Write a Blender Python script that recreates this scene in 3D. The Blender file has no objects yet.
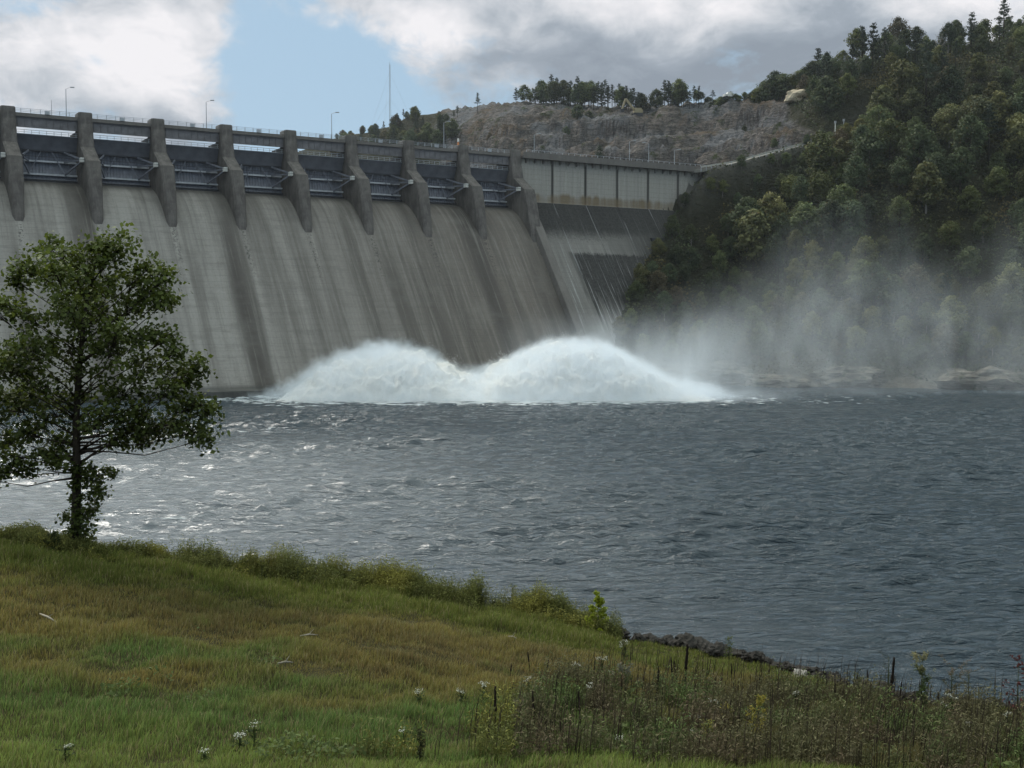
import bpy, bmesh, math, random
import numpy as np
from mathutils import Vector, Matrix, noise as mnoise

random.seed(7)
rng = np.random.default_rng(7)
sc = bpy.context.scene
COL = sc.collection
PI = math.pi

# ------------------------------------------------------------------ survey
CAM_H = 18.1
PITCH = math.radians(3.08)
FPX = 1200.0

def at(px, py, Y):
    """world point seen at a photo pixel when it stands Y metres ahead"""
    a = (px - 512) / FPX
    b = (384 - py) / FPX
    c, s = math.cos(PITCH), math.sin(PITCH)
    k = Y / (c + b * s)
    return Vector((a * k, Y, CAM_H + k * (-s + b * c)))

def to_px(x, y, z):
    c, s = math.cos(PITCH), math.sin(PITCH)
    d = y * c - (z - CAM_H) * s
    u = y * s + (z - CAM_H) * c
    return 512 + FPX * x / d, 384 - FPX * u / d

# dam frame: u runs along the dam, D downstream, z up
TH = math.radians(58.61)
DX, DY = -121.1, 291.6
ddir = (math.sin(TH), math.cos(TH))
ndir = (math.cos(TH), -math.sin(TH))
BAY = 17.9

def W(u, D, z=0.0):
    return Vector((DX + ddir[0] * u + ndir[0] * D, DY + ddir[1] * u + ndir[1] * D, z))

def u_at(px, D):
    a = (px - 512) / FPX
    return (a * (DY + ndir[1] * D) - (DX + ndir[0] * D)) / (ddir[0] - a * ddir[1])

# ------------------------------------------------------------------ helpers
def tag(o, label=None, cat=None, group=None, kind=None):
    if label: o['label'] = label
    if cat: o['category'] = cat
    if group: o['group'] = group
    if kind: o['kind'] = kind
    return o

def empty(name, loc=(0, 0, 0), rz=0.0):
    o = bpy.data.objects.new(name, None)
    o.empty_display_size = 0.3
    COL.objects.link(o)
    o.location = loc
    o.rotation_euler = (0, 0, rz)
    return o

def link(name, me, mat=None, parent=None):
    o = bpy.data.objects.new(name, me)
    COL.objects.link(o)
    if mat is not None and not me.materials:
        me.materials.append(mat)
    if parent is not None:
        o.parent = parent
    return o

def np_mesh(name, V, F, col=None, smooth=False, mat=None):
    V = np.asarray(V, dtype=np.float32); F = np.asarray(F, dtype=np.int32)
    me = bpy.data.meshes.new(name)
    k = F.shape[1]
    me.vertices.add(len(V)); me.vertices.foreach_set('co', V.ravel())
    me.loops.add(F.size); me.loops.foreach_set('vertex_index', F.ravel())
    me.polygons.add(len(F))
    me.polygons.foreach_set('loop_start', np.arange(0, F.size, k, dtype=np.int32))
    if smooth:
        me.polygons.foreach_set('use_smooth', np.ones(len(F), dtype=bool))
    if col is not None:
        ca = me.color_attributes.new('tint', 'FLOAT_COLOR', 'POINT')
        c4 = np.ones((len(V), 4), dtype=np.float32); c4[:, :3] = col
        ca.data.foreach_set('color', c4.ravel())
    me.update(calc_edges=True)
    if mat is not None:
        me.materials.append(mat)
    return me

class MB:
    """collects boxes, bars and tubes into one mesh"""
    def __init__(s): s.v = []; s.f = []
    def add(s, vs, fs):
        b = len(s.v); s.v += [tuple(v) for v in vs]; s.f += [tuple(i + b for i in f) for f in fs]
    def box(s, x0, x1, y0, y1, z0, z1):
        s.add([(x0,y0,z0),(x1,y0,z0),(x1,y1,z0),(x0,y1,z0),(x0,y0,z1),(x1,y0,z1),(x1,y1,z1),(x0,y1,z1)],
              [(0,3,2,1),(4,5,6,7),(0,1,5,4),(1,2,6,5),(2,3,7,6),(3,0,4,7)])
    def bar(s, a, b, w, h=None):
        h = h or w
        a, b = Vector(a), Vector(b); d = (b - a).normalized()
        up = Vector((0, 0, 1)) if abs(d.z) < .95 else Vector((1, 0, 0))
        r = d.cross(up).normalized() * (w / 2); q = r.cross(d).normalized() * (h / 2)
        vs = [p + i * r + j * q for p in (a, b) for i, j in ((-1,-1),(1,-1),(1,1),(-1,1))]
        s.add(vs, [(0,1,2,3),(7,6,5,4),(0,4,5,1),(1,5,6,2),(2,6,7,3),(3,7,4,0)])
    def tube(s, pts, rad, n=6):
        pts = [Vector(p) for p in pts]
        if not hasattr(rad, '__len__'): rad = [rad] * len(pts)
        vs = []
        for i, p in enumerate(pts):
            d = (pts[min(i + 1, len(pts) - 1)] - pts[max(i - 1, 0)])
            d = d.normalized() if d.length > 1e-6 else Vector((0, 0, 1))
            up = Vector((1, 0, 0)) if abs(d.x) < .8 else Vector((0, 1, 0))
            a = d.cross(up).normalized(); b = d.cross(a)
            for k in range(n):
                t = 2 * PI * k / n
                vs.append(p + (a * math.cos(t) + b * math.sin(t)) * rad[i])
        fs = []
        for i in range(len(pts) - 1):
            for k in range(n):
                k2 = (k + 1) % n
                fs.append((i*n+k, i*n+k2, (i+1)*n+k2, (i+1)*n+k))
        fs.append(tuple(range(n))[::-1]); fs.append(tuple((len(pts)-1)*n + k for k in range(n)))
        s.add(vs, fs)
    def loft(s, rings, cap=True, close=True):
        n = len(rings[0]); vs = [p for r in rings for p in r]; fs = []
        for i in range(len(rings) - 1):
            for k in range(n if close else n - 1):
                k2 = (k + 1) % n
                fs.append((i*n+k, i*n+k2, (i+1)*n+k2, (i+1)*n+k))
        if cap:
            fs.append(tuple(range(n))[::-1]); fs.append(tuple((len(rings)-1)*n + k for k in range(n)))
        s.add(vs, fs)
    def mesh(s, name, mat=None, smooth=False, fix=True):
        me = bpy.data.meshes.new(name)
        me.from_pydata(s.v, [], s.f)
        if fix:
            bm = bmesh.new(); bm.from_mesh(me)
            bmesh.ops.recalc_face_normals(bm, faces=bm.faces[:]); bm.to_mesh(me); bm.free()
        if smooth:
            me.polygons.foreach_set('use_smooth', np.ones(len(me.polygons), dtype=bool))
        if mat: me.materials.append(mat)
        me.update()
        return me
    def build(s, name, mat, parent=None, smooth=False, fix=True):
        return link(name, s.mesh(name, mat, smooth, fix), None, parent)

def copy_tree(o, parent=None):
    c = o.copy(); COL.objects.link(c)
    if parent is not None: c.parent = parent
    for ch in list(o.children): copy_tree(ch, c)
    return c

# ------------------------------------------------------------------ node kit
class NT:
    def __init__(s, t): s.t = t
    def add(s, typ, ins=None, **props):
        n = s.t.nodes.new(typ)
        for k, v in props.items(): setattr(n, k, v)
        for k, v in (ins or {}).items():
            s.put(n.inputs[k], v)
        return n
    def put(s, sock, v):
        if isinstance(v, bpy.types.NodeSocket): s.t.links.new(v, sock)
        elif v is not None:
            if hasattr(v, '__len__') and len(v) == 3 and sock.type == 'RGBA': v = (*v, 1)
            sock.default_value = v
    def math(s, op, a, b=None, c=None, clamp=False):
        n = s.t.nodes.new('ShaderNodeMath'); n.operation = op; n.use_clamp = clamp
        s.put(n.inputs[0], a)
        if b is not None: s.put(n.inputs[1], b)
        if c is not None: s.put(n.inputs[2], c)
        return n.outputs[0]
    def vmath(s, op, a, b=None, out=0):
        n = s.t.nodes.new('ShaderNodeVectorMath'); n.operation = op
        s.put(n.inputs[0], a)
        if b is not None: s.put(n.inputs[1], b)
        return n.outputs[out]
    def map(s, vec, scale=(1,1,1), loc=(0,0,0), rot=(0,0,0)):
        return s.add('ShaderNodeMapping', {'Vector': vec, 'Scale': scale, 'Location': loc, 'Rotation': rot}).outputs[0]
    def noise(s, vec, scale, detail=4, rough=.55, dist=0.0, out=0):
        return s.add('ShaderNodeTexNoise', {'Vector': vec, 'Scale': scale, 'Detail': detail, 'Roughness': rough, 'Distortion': dist}).outputs[out]
    def ramp(s, fac, stops, interp='LINEAR'):
        n = s.add('ShaderNodeValToRGB', {'Fac': fac}); r = n.color_ramp; r.interpolation = interp
        while len(r.elements) < len(stops): r.elements.new(.5)
        for e, (p, c) in zip(r.elements, stops):
            e.position = p
            e.color = (c, c, c, 1) if not hasattr(c, '__len__') else (*c, 1)
        return n.outputs[0]
    def mix(s, fac, a, b, blend='MIX'):
        n = s.t.nodes.new('ShaderNodeMix'); n.data_type = 'RGBA'; n.blend_type = blend
        s.put(n.inputs[0], fac); s.put(n.inputs[6], a); s.put(n.inputs[7], b)
        return n.outputs[2]
    def range(s, v, a, b, c=0.0, d=1.0, smooth=False):
        n = s.add('ShaderNodeMapRange', {'Value': v, 'From Min': a, 'From Max': b, 'To Min': c, 'To Max': d})
        if smooth: n.interpolation_type = 'SMOOTHSTEP'
        return n.outputs[0]
    def sep(s, v): return s.add('ShaderNodeSeparateXYZ', {'Vector': v}).outputs
    def comb(s, x, y, z): return s.add('ShaderNodeCombineXYZ', {'X': x, 'Y': y, 'Z': z}).outputs[0]
    def bump(s, h, strength=.5, dist=.1, normal=None):
        return s.add('ShaderNodeBump', {'Height': h, 'Strength': strength, 'Distance': dist, 'Normal': normal}).outputs[0]

def material(name):
    m = bpy.data.materials.new(name); m.use_nodes = True
    t = m.node_tree; t.nodes.clear()
    out = t.nodes.new('ShaderNodeOutputMaterial')
    return m, NT(t), out

def principled(name, color, rough=.8, spec=.3, metallic=0.0, vary=.25, nscale=1.5, bump=.3, bdist=.05, coord='Object'):
    m, k, out = material(name)
    tc = k.add('ShaderNodeTexCoord').outputs[coord]
    n = k.noise(tc, nscale, 6, .6)
    c = k.mix(k.range(n, .25, .75, 0, 1), tuple(x * (1 - vary) for x in color), tuple(min(1, x * (1 + vary)) for x in color))
    p = k.add('ShaderNodeBsdfPrincipled', {'Base Color': c, 'Roughness': rough, 'Specular IOR Level': spec, 'Metallic': metallic})
    if bump: k.put(p.inputs['Normal'], k.bump(k.noise(tc, nscale * 5, 5, .6), bump, bdist))
    k.t.links.new(p.outputs[0], out.inputs[0])
    return m

def foliage_mat(name, c_dark, c_light, transl=.25, rand=.5, rough=.7, pos_var=0.0):
    """leaf material: the tint attribute moves between the two colours, each tree shifts a little"""
    m, k, out = material(name)
    a = k.add('ShaderNodeAttribute', attribute_name='tint')
    oi = k.add('ShaderNodeObjectInfo').outputs['Random']
    f = k.sep(a.outputs['Vector'])
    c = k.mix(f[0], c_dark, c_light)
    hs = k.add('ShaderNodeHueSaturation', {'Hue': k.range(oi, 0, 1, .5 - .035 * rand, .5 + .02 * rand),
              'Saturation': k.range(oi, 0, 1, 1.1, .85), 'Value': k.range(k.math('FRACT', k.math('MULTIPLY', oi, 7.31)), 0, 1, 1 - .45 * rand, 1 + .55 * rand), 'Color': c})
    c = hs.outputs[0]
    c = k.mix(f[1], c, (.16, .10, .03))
    d = k.add('ShaderNodeBsdfPrincipled', {'Base Color': c, 'Roughness': rough, 'Specular IOR Level': .25})
    tr = k.add('ShaderNodeBsdfTranslucent', {'Color': k.mix(.5, c, (1.0, 1.0, .3), 'MULTIPLY')})
    mx = k.add('ShaderNodeMixShader', {0: transl, 1: d.outputs[0], 2: tr.outputs[0]})
    k.t.links.new(mx.outputs[0], out.inputs[0])
    return m

# ------------------------------------------------------------------ world and sun
SUN_EL, SUN_AZ = math.radians(44), math.radians(-38)       # ahead and to the left, behind thin cloud
world = bpy.data.worlds.new('World'); sc.world = world; world.use_nodes = True
t = world.node_tree; t.nodes.clear(); k = NT(t)
out = t.nodes.new('ShaderNodeOutputWorld')
sky = k.add('ShaderNodeTexSky', sky_type='NISHITA', sun_disc=False, sun_elevation=SUN_EL, sun_rotation=SUN_AZ,
            altitude=200, air_density=1.0, dust_density=1.6, ozone_density=1.2)
dirv = k.vmath('NORMALIZE', k.add('ShaderNodeTexCoord').outputs['Generated'])
def blob(px, py, rx, rz, gain):
    d = Vector(((px - 512) / FPX, 1.0, (319 - py) / FPX)).normalized()
    q = k.vmath('SUBTRACT', dirv, tuple(d))
    q = k.vmath('MULTIPLY', q, (FPX / rx, 1.2, FPX / rz))
    l = k.vmath('LENGTH', q, out=1)
    g = k.range(l, 0.0, 1.6, 1.0, 0.0, True)
    return k.math('MULTIPLY', g, gain)
def total(lst):
    r = lst[0]
    for x in lst[1:]: r = k.math('ADD', r, x)
    return r
warp = k.noise(k.map(dirv, (1, 1, 1.6)), 9, 3, .5, 0, 1)
vv = k.vmath('ADD', dirv, k.vmath('MULTIPLY', k.vmath('SUBTRACT', warp, (.5, .5, .5)), (.05, .05, .04)))
n1 = k.noise(k.map(vv, (1, 1, 2.0), (3.1, 0, 1.7)), 7.5, 9, .56)
n2 = k.noise(k.map(vv, (1, 1, 1.7), (.3, 5, .7)), 13, 7, .55)
n3 = k.noise(k.map(vv, (1, 1, 1.5), (.9, 2, .2)), 30, 6, .62)
cover = total([k.math('MULTIPLY', k.math('SUBTRACT', n3, .5), 1.1), k.math('MULTIPLY', k.math('SUBTRACT', n1, .5), 3.2),
               blob(90, 70, 170, 120, .75), blob(200, 20, 70, 60, .35), blob(40, -10, 70, 28, -.55), blob(265, 5, 50, 60, -.6), blob(300, 60, 80, 60, -.75), blob(345, 95, 90, 45, -.55), blob(330, 110, 60, 30, .2),
               blob(600, 5, 400, 85, .75), blob(640, 80, 200, 60, .2), blob(900, 10, 200, 80, .6), k.range(k.sep(dirv)[2], .28, .5, 0, .55, True)])
dens = k.range(cover, -.05, .62, 0, 1, True)
lum = total([k.math('MULTIPLY', k.math('SUBTRACT', n3, .5), .55), k.math('MULTIPLY', k.math('SUBTRACT', n2, .5), 1.6),
             blob(70, 60, 140, 70, .34), blob(180, 40, 80, 80, .3), blob(110, 105, 140, 30, -.12), blob(420, 55, 120, 40, .30), blob(560, 22, 260, 34, .3), blob(735, 5, 110, 30, .32), blob(950, 0, 110, 45, .38),
             blob(640, 75, 260, 60, -.38), blob(470, -5, 90, 30, -.1), blob(820, 60, 120, 60, -.28)])
lum = k.math('ADD', lum, .47, clamp=True)
cc = k.ramp(lum, [(0, (1.85, 2.25, 2.55)), (.3, (2.35, 2.8, 3.1)), (.5, (3.3, 3.75, 3.95)), (.72, (4.6, 4.95, 5.0)), (1, (6.0, 6.2, 6.1))])
skc = k.mix(1.0, sky.outputs[0], (1.0, 1.03, 1.06), 'MULTIPLY')
skc = k.mix(.88, skc, (2.35, 3.65, 4.45))
col = k.mix(dens, skc, cc)
# sky brightened overhead, out of view, added to light the scene more strongly
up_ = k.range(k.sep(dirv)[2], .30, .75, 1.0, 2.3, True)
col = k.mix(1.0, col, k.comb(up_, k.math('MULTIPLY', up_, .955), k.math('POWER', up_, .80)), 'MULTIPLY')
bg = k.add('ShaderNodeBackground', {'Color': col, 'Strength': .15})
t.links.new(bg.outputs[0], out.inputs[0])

sun = bpy.data.lights.new('sun', 'SUN'); sun.energy = 3.0; sun.angle = math.radians(18); sun.color = (1.0, .95, .87)
so = bpy.data.objects.new('sun', sun); COL.objects.link(so)
sd = Vector((math.sin(SUN_AZ) * math.cos(SUN_EL), math.cos(SUN_AZ) * math.cos(SUN_EL), math.sin(SUN_EL)))
so.rotation_euler = sd.to_track_quat('Z', 'Y').to_euler()
so.location = (0, 0, 200)

cam = bpy.data.cameras.new('camera'); co = bpy.data.objects.new('camera', cam); COL.objects.link(co)
co.location = (0, 0, CAM_H); co.rotation_euler = (PI / 2 - PITCH, 0, 0)
cam.sensor_width = 36; cam.lens = FPX / 1024 * 36; cam.clip_start = .1; cam.clip_end = 5000
sc.camera = co
sc.view_settings.view_transform = 'Standard'; sc.view_settings.look = 'None'; sc.view_settings.exposure = 0
sc.render.engine = 'CYCLES'
cy = sc.cycles
cy.max_bounces = 7; cy.diffuse_bounces = 3; cy.glossy_bounces = 3; cy.transmission_bounces = 3; cy.volume_bounces = 2; cy.transparent_max_bounces = 8
cy.use_denoising = True; cy.caustics_reflective = False; cy.caustics_refractive = False
cy.volume_step_rate = 1.0; cy.volume_max_steps = 64; cy.sample_clamp_indirect = 4

# ------------------------------------------------------------------ terrain maths
def tps(P):
    P = np.array(P, float); n = len(P)
    def K(a, b):
        r2 = ((a[:, None, :] - b[None, :, :]) ** 2).sum(-1)
        return np.where(r2 > 0, .5 * r2 * np.log(np.maximum(r2, 1e-12)), 0)
    S = 100.0
    xy = P[:, :2] / S
    A = np.zeros((n + 3, n + 3)); A[:n, :n] = K(xy, xy) + np.eye(n) * .002
    A[:n, n] = 1; A[:n, n+1:] = xy; A[n, :n] = 1; A[n+1:, :n] = xy.T
    w = np.linalg.solve(A, np.r_[P[:, 2], 0, 0, 0])
    def f(x, y):
        x = np.asarray(x, float); y = np.asarray(y, float)
        q = np.stack([x.ravel(), y.ravel()], 1) / S
        res = np.empty(len(q))
        for i in range(0, len(q), 20000):
            c = q[i:i+20000]
            res[i:i+20000] = K(c, xy) @ w[:n] + w[n] + c @ w[n+1:]
        return res.reshape(x.shape)
    return f

def sines(x, y, seed, wl0, wl1, n=14, p=1.0):
    """cheap smooth noise, unit-ish amplitude, wavelengths wl0..wl1"""
    r = np.random.default_rng(seed); z = np.zeros_like(np.asarray(x, float)); tot = 0
    for i in range(n):
        wl = wl0 * (wl1 / wl0) ** (i / max(1, n - 1)); a = (wl / wl1) ** p
        th = r.uniform(0, 2 * PI); ph = r.uniform(0, 2 * PI); w = 2 * PI / wl
        z += a * np.sin(w * (x * math.cos(th) + y * math.sin(th)) + ph + 1.3 * np.sin(w * .37 * (x * math.sin(th * 1.7) - y * math.cos(th * 1.7)) + ph * 2))
        tot += a * a
    return z / math.sqrt(tot)

# right bank hill, quarry and the ridge behind the dam
R = []
for p in [(30, 335), (60, 325), (88, 318), (128, 303), (170, 278), (230, 240), (300, 205)]:
    R.append((*p, -.5)); R.append((p[0] - 8, p[1] - 16, -7)); R.append((p[0] + 5, p[1] + 10, 6.5))
for u, D, z in [(150, 44, -1), (159.6, 31, 14.8), (183.4, 14.5, 37), (204.9, 3, 53)]:
    R.append((*W(u, D)[:2], z))
def H(px, py, Y, dz=0):
    q = at(px, py, Y); R.append((q.x, q.y, q.z + dz - (3.6 if Y > 475 else 0)))
H(1000, 50, 450); H(1100, 30, 450); H(900, 62, 450); H(850, 75, 455); H(815, 95, 460)
H(900, 200, 375); H(1000, 200, 370); H(1000, 120, 405); H(900, 125, 410); H(830, 230, 372); H(1100, 200, 360)
H(760, 155, 420); H(760, 200, 405); H(760, 260, 385); H(700, 178, 405); H(700, 260, 388); H(700, 330, 366)
H(825, 143, 428); H(800, 300, 350); H(900, 300, 345); H(1000, 300, 340)
H(770, 150, 440, 0); H(775, 100, 480); H(700, 160, 432); H(700, 110, 500); H(640, 108, 520); H(640, 140, 488); H(640, 166, 445, -8)
H(560, 105, 550); H(560, 142, 518); H(500, 104, 570); H(500, 132, 540); H(450, 120, 590, 2); H(400, 130, 620, 4); H(350, 137, 680, 4); H(300, 152, 720)
for p in [(0, 470, 58), (-5, 500, 60), (-30, 530, 58), (-60, 560, 57), (-95, 600, 57), (-150, 640, 57), (-220, 700, 60), (60, 440, 60),
          (0, 660, 112), (60, 620, 106), (130, 570, 108), (220, 520, 124), (300, 470, 130), (-120, 760, 108), (-250, 800, 70), (330, 380, 90), (330, 300, 60)]:
    R.append(p)
hill0 = tps(R)
ROAD = np.array([(60, 400.5, 67.4), (72, 410, 70.2), (88, 418.5, 75), (102, 425, 79), (114, 430, 82.2), (130, 434, 86), (150, 436, 90)], float)
def road_d(x, y):
    best = np.full(np.shape(x), 1e9); zz = np.zeros(np.shape(x))
    for a, b in zip(ROAD[:-1], ROAD[1:]):
        d = b[:2] - a[:2]; L2 = (d ** 2).sum()
        tt = np.clip(((x - a[0]) * d[0] + (y - a[1]) * d[1]) / L2, 0, 1)
        dd = np.hypot(x - a[0] - tt * d[0], y - a[1] - tt * d[1])
        m = dd < best; best = np.where(m, dd, best); zz = np.where(m, a[2] + tt * (b[2] - a[2]), zz)
    return best, zz
def road_y(x): return np.interp(x, ROAD[:, 0], ROAD[:, 1])
def quarry(x, y):
    """1 inside the bare quarried ground above the road and behind the dam"""
    e1 = 1 / (1 + np.exp((x - np.interp(y, [420, 440, 455, 480, 540], [118, 107, 104, 109, 120])) / 2.0))
    e2 = 1 / (1 + np.exp(-(y - road_y(x) - 5) / 1.2))
    e3 = 1 / (1 + np.exp(-(x + 34 + sines(x, y, 5, 12, 40) * 6) / 3.0))
    return e1 * e2 * e3
def hill(x, y):
    x = np.asarray(x, float); y = np.asarray(y, float)
    z = hill0(x, y)
    q = quarry(x, y)
    # natural ground: soft folds; quarry: benches and broken rock
    z = z + (1 - q) * np.clip(z / 12, 0, 1) * (1.6 * sines(x, y, 11, 14, 60))
    cz = np.clip((x - 22) / 10, 0, 1)
    s1 = z - 4 + 2.2 * sines(x, y, 25, 14, 60); f1 = s1 / 17 - np.floor(s1 / 17)
    z = z + q * cz * (np.clip((f1 - .5) / .22, 0, 1) - f1) * 17 * .62 * np.clip((z - 68) / 6, 0, 1) * np.clip((108 - z) / 6, 0, 1)
    stp = 6.5; s0 = z + 1.8 * sines(x, y, 21, 9, 50); fr = s0 / stp - np.floor(s0 / stp)
    ben = (np.clip((fr - .5) / .2, 0, 1) - fr) * stp * .85
    rough = 1.6 * np.abs(sines(x, y, 31, 3.2, 16, 14, .8)) + .35 * sines(x, y, 41, 3.1, 7)
    z = z + q * (ben * np.clip((z - 66) / 10, 0, 1) * np.clip((112 - z) / 6, 0, 1) + rough)
    d, rz = road_d(x, y)
    w = np.clip((6.6 - d) / 2.2, 0, 1); w = w * w * (3 - 2 * w)
    z = z * (1 - w) + (rz - .25) * w
    # contact line with the downstream face of the dam
    u = (x - DX) * ddir[0] + (y - DY) * ddir[1]; D = (x - DX) * ndir[0] + (y - DY) * ndir[1]
    zf = 53.9 - D / .72; uc = np.interp(zf, [-4, 14.8, 37, 53], [150, 160, 184, 205])
    m = (D > 0) & (D < 42) & (u > 140) & (u < 240)
    wob = .8 * sines(x, y, 131, 3.5, 12)
    z = np.where(m, np.minimum(z, zf + (u - uc) * 1.15 + wob), z)
    return np.where(m & (u > uc + 2), np.maximum(z, zf + np.clip((u - uc) * .5, 0, 4) + wob * .3), z)

nx, ny = 390, 330
gx = np.linspace(-260, 330, nx); gy = np.concatenate([np.linspace(190, 560, 260), np.linspace(563, 820, 70)]); ny = len(gy)
XX, YY = np.meshgrid(gx, gy); ZZ = hill(XX, YY)
# keep the hill out of the dam body and from in front of the spillway
uu = (XX - DX) * ddir[0] + (YY - DY) * ddir[1]; DD = (XX - DX) * ndir[0] + (YY - DY) * ndir[1]
inside = (uu < 150) & (DD > -30)
ZZ = np.where(inside, np.minimum(ZZ, -8), ZZ)
face = (uu >= 150) & (uu < 205) & (DD > -12) & (DD < 46)
dam_z = np.where(DD < 0, 66, 53.9 - DD / .72)
ZZ = np.where((uu >= 150) & (DD > -14) & (DD <= 0) & (uu < 225), np.minimum(ZZ, 64), ZZ)
ZZ = np.where(DD < -30, ZZ, np.where((DD < -14) & (uu < 215), np.minimum(ZZ, 60), ZZ))
def grid_faces(nx, ny):
    i = np.arange(nx * ny).reshape(ny, nx)
    return np.stack([i[:-1, :-1].ravel(), i[:-1, 1:].ravel(), i[1:, 1:].ravel(), i[1:, :-1].ravel()], 1)
qq = quarry(XX, YY); rd, _ = road_d(XX, YY)
tint = np.stack([qq.ravel(), np.clip((6 - rd) / 3, 0, 1).ravel(), np.zeros(qq.size)], 1)

m_hill, k, out = material('hillside_ground')
geo = k.add('ShaderNodeNewGeometry'); pos = geo.outputs['Position']
at_ = k.add('ShaderNodeAttribute', attribute_name='tint'); q_ = k.sep(at_.outputs['Vector'])
nrmz = k.sep(geo.outputs['Normal'])[2]
nA = k.noise(pos, .045, 6, .6); nB = k.noise(k.map(pos, (1, 1, 2.5)), .35, 8, .65); nC = k.noise(k.map(pos, (1, 1, .25)), .5, 6, .6)
rock = k.ramp(nB, [(.28, (.045, .04, .037)), (.45, (.125, .112, .104)), (.58, (.20, .18, .165)), (.75, (.33, .29, .26))])
rock = k.mix(k.range(k.noise(pos, .09, 5, .6), .47, .58), rock, (.15, .115, .085))
rock = k.mix(k.range(nA, .48, .56), rock, k.mix(nC, (.14, .145, .155), (.25, .25, .26)))
strata = k.noise(k.map(pos, (.12, .12, 2.2)), 1.0, 4, .6)
vst = k.noise(k.map(pos, (1.1, .5, .10)), 1.0, 6, .65)
cliff = k.ramp(vst, [(.32, (.035, .033, .035)), (.5, (.11, .10, .10)), (.7, (.25, .235, .22))])
rock = k.mix(k.range(nrmz, .62, .40), rock, cliff)
rock = k.mix(k.math('MULTIPLY', k.range(strata, .52, .6), .4), rock, (.05, .045, .04))
vo = k.add('ShaderNodeTexVoronoi', {'Vector': k.vmath('ADD', k.map(pos, (.22, .22, .42)), k.vmath('MULTIPLY', k.noise(pos, .3, 4, .6, 0, 1), (1.2, 1.2, 1.2))), 'Scale': 1.0}, feature='DISTANCE_TO_EDGE').outputs[0]
rock = k.mix(k.range(vo, .08, .0, 0, .5), rock, (.03, .028, .028))
rock = k.mix(1.0, rock, (.86, .85, .86), 'MULTIPLY')
soil = k.mix(nB, (.020, .024, .012), (.05, .045, .026))
shore = k.ramp(nB, [(.3, (.07, .062, .05)), (.7, (.22, .2, .165))])
zc = k.sep(pos)[2]
soil = k.mix(k.range(k.math('ADD', zc, k.math('MULTIPLY', k.math('SUBTRACT', nA, .5), 30)), 9, 4), soil, shore)
veg = k.mix(nB, (.025, .035, .014), (.06, .07, .03))
rock = k.mix(k.math('MULTIPLY', k.range(k.noise(pos, .16, 5, .7), .56, .64), k.range(nrmz, .5, .75)), rock, veg)
c = k.mix(k.range(k.math('ADD', q_[0], k.math('MULTIPLY', k.math('SUBTRACT', nB, .5), .7)), .35, .65), soil, rock)
c = k.mix(q_[1], c, (.19, .18, .165))
p = k.add('ShaderNodeBsdfPrincipled', {'Base Color': c, 'Roughness': .95, 'Specular IOR Level': .1,
          'Normal': k.bump(k.math('ADD', nB, k.math('MULTIPLY', nC, .9)), 1.0, 3.0)})
k.t.links.new(p.outputs[0], out.inputs[0])
tag(link('hillside', np_mesh('hillside', np.stack([XX.ravel(), YY.ravel(), ZZ.ravel()], 1), grid_faces(nx, ny), tint, True, m_hill)), kind='structure')

# near bank
E = np.array([(-90, 47), (-40, 45), (-16.4, 45), (-9, 47.5), (-2.5, 48), (7, 45), (11.6, 36.5), (14.2, 33), (20, 29), (32, 25), (60, 21)], float)
G = []
for px, py, Y in [(75, 546, 45), (0, 541, 45), (220, 572, 47.5), (450, 599, 48), (700, 650, 45), (900, 697, 36.5), (1024, 712, 33),
                  (0, 768, 20), (512, 768, 22), (1000, 768, 24), (250, 650, 32), (500, 680, 32), (750, 725, 30)]:
    q = at(px, py, Y); G.append(tuple(q))
G += [(0, 0, 16.4), (-30, 0, 16.6), (30, 0, 15.5), (0, 8, 14.0), (-50, 44, 9.6), (30, 26, 6.5), (60, 20, 6), (-50, 20, 11.5), (45, 8, 11)]
near0 = tps(G)
def edge_y(x): return np.interp(x, E[:, 0], E[:, 1]) + .5 * np.sin(np.asarray(x) * .9) + .3 * np.sin(np.asarray(x) * 2.3 + 1)
def ground(x, y):
    x = np.asarray(x, float); y = np.asarray(y, float)
    z = near0(x, np.minimum(y, edge_y(x))) + .07 * sines(x, y, 3, 1.5, 9) + .05 * sines(x, y, 4, .7, 2)
    return z - .62 * np.maximum(y - edge_y(x), 0)
def ground_hit(px, py):
    lo = 17.0
    best = 1e9; bestq = None; hit = False
    for Y in np.arange(17, 60, .25):
        q = at(px, py, Y); g_ = float(ground(q.x, q.y))
        if q.z < g_: lo = Y; hit = True; break
        if q.z - g_ < best and q.y <= float(edge_y(q.x)) + .3: best = q.z - g_; bestq = Vector((q.x, q.y, g_))
    if not hit: return bestq
    a, b = lo - .25, lo
    for _ in range(12):
        m_ = (a + b) / 2; q = at(px, py, m_)
        if q.z < float(ground(q.x, q.y)): b = m_
        else: a = m_
    q = at(px, py, (a + b) / 2)
    return Vector((q.x, q.y, float(ground(q.x, q.y))))

gx2 = np.linspace(-95, 70, 420); gy2 = np.linspace(-30, 75, 300)
X2, Y2 = np.meshgrid(gx2, gy2); Z2 = ground(X2, Y2)
over = np.clip((Y2 - edge_y(X2)) / 1.0, 0, 1)
Z2 = Z2 + over * (.22 * sines(X2, Y2, 8, .9, 3))
m_near, k, out = material('meadow_soil')
pos = k.add('ShaderNodeNewGeometry').outputs['Position']
a_ = k.sep(k.add('ShaderNodeAttribute', attribute_name='tint').outputs['Vector'])
n = k.noise(pos, .8, 6, .65)
c = k.mix(n, (.022, .024, .010), (.055, .045, .022))
c = k.mix(a_[0], c, k.ramp(k.noise(pos, 2.0, 6, .6), [(.3, (.03, .028, .024)), (.7, (.12, .11, .10))]))
p = k.add('ShaderNodeBsdfPrincipled', {'Base Color': c, 'Roughness': 1, 'Specular IOR Level': .05, 'Normal': k.bump(n, .6, .15)})
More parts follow.
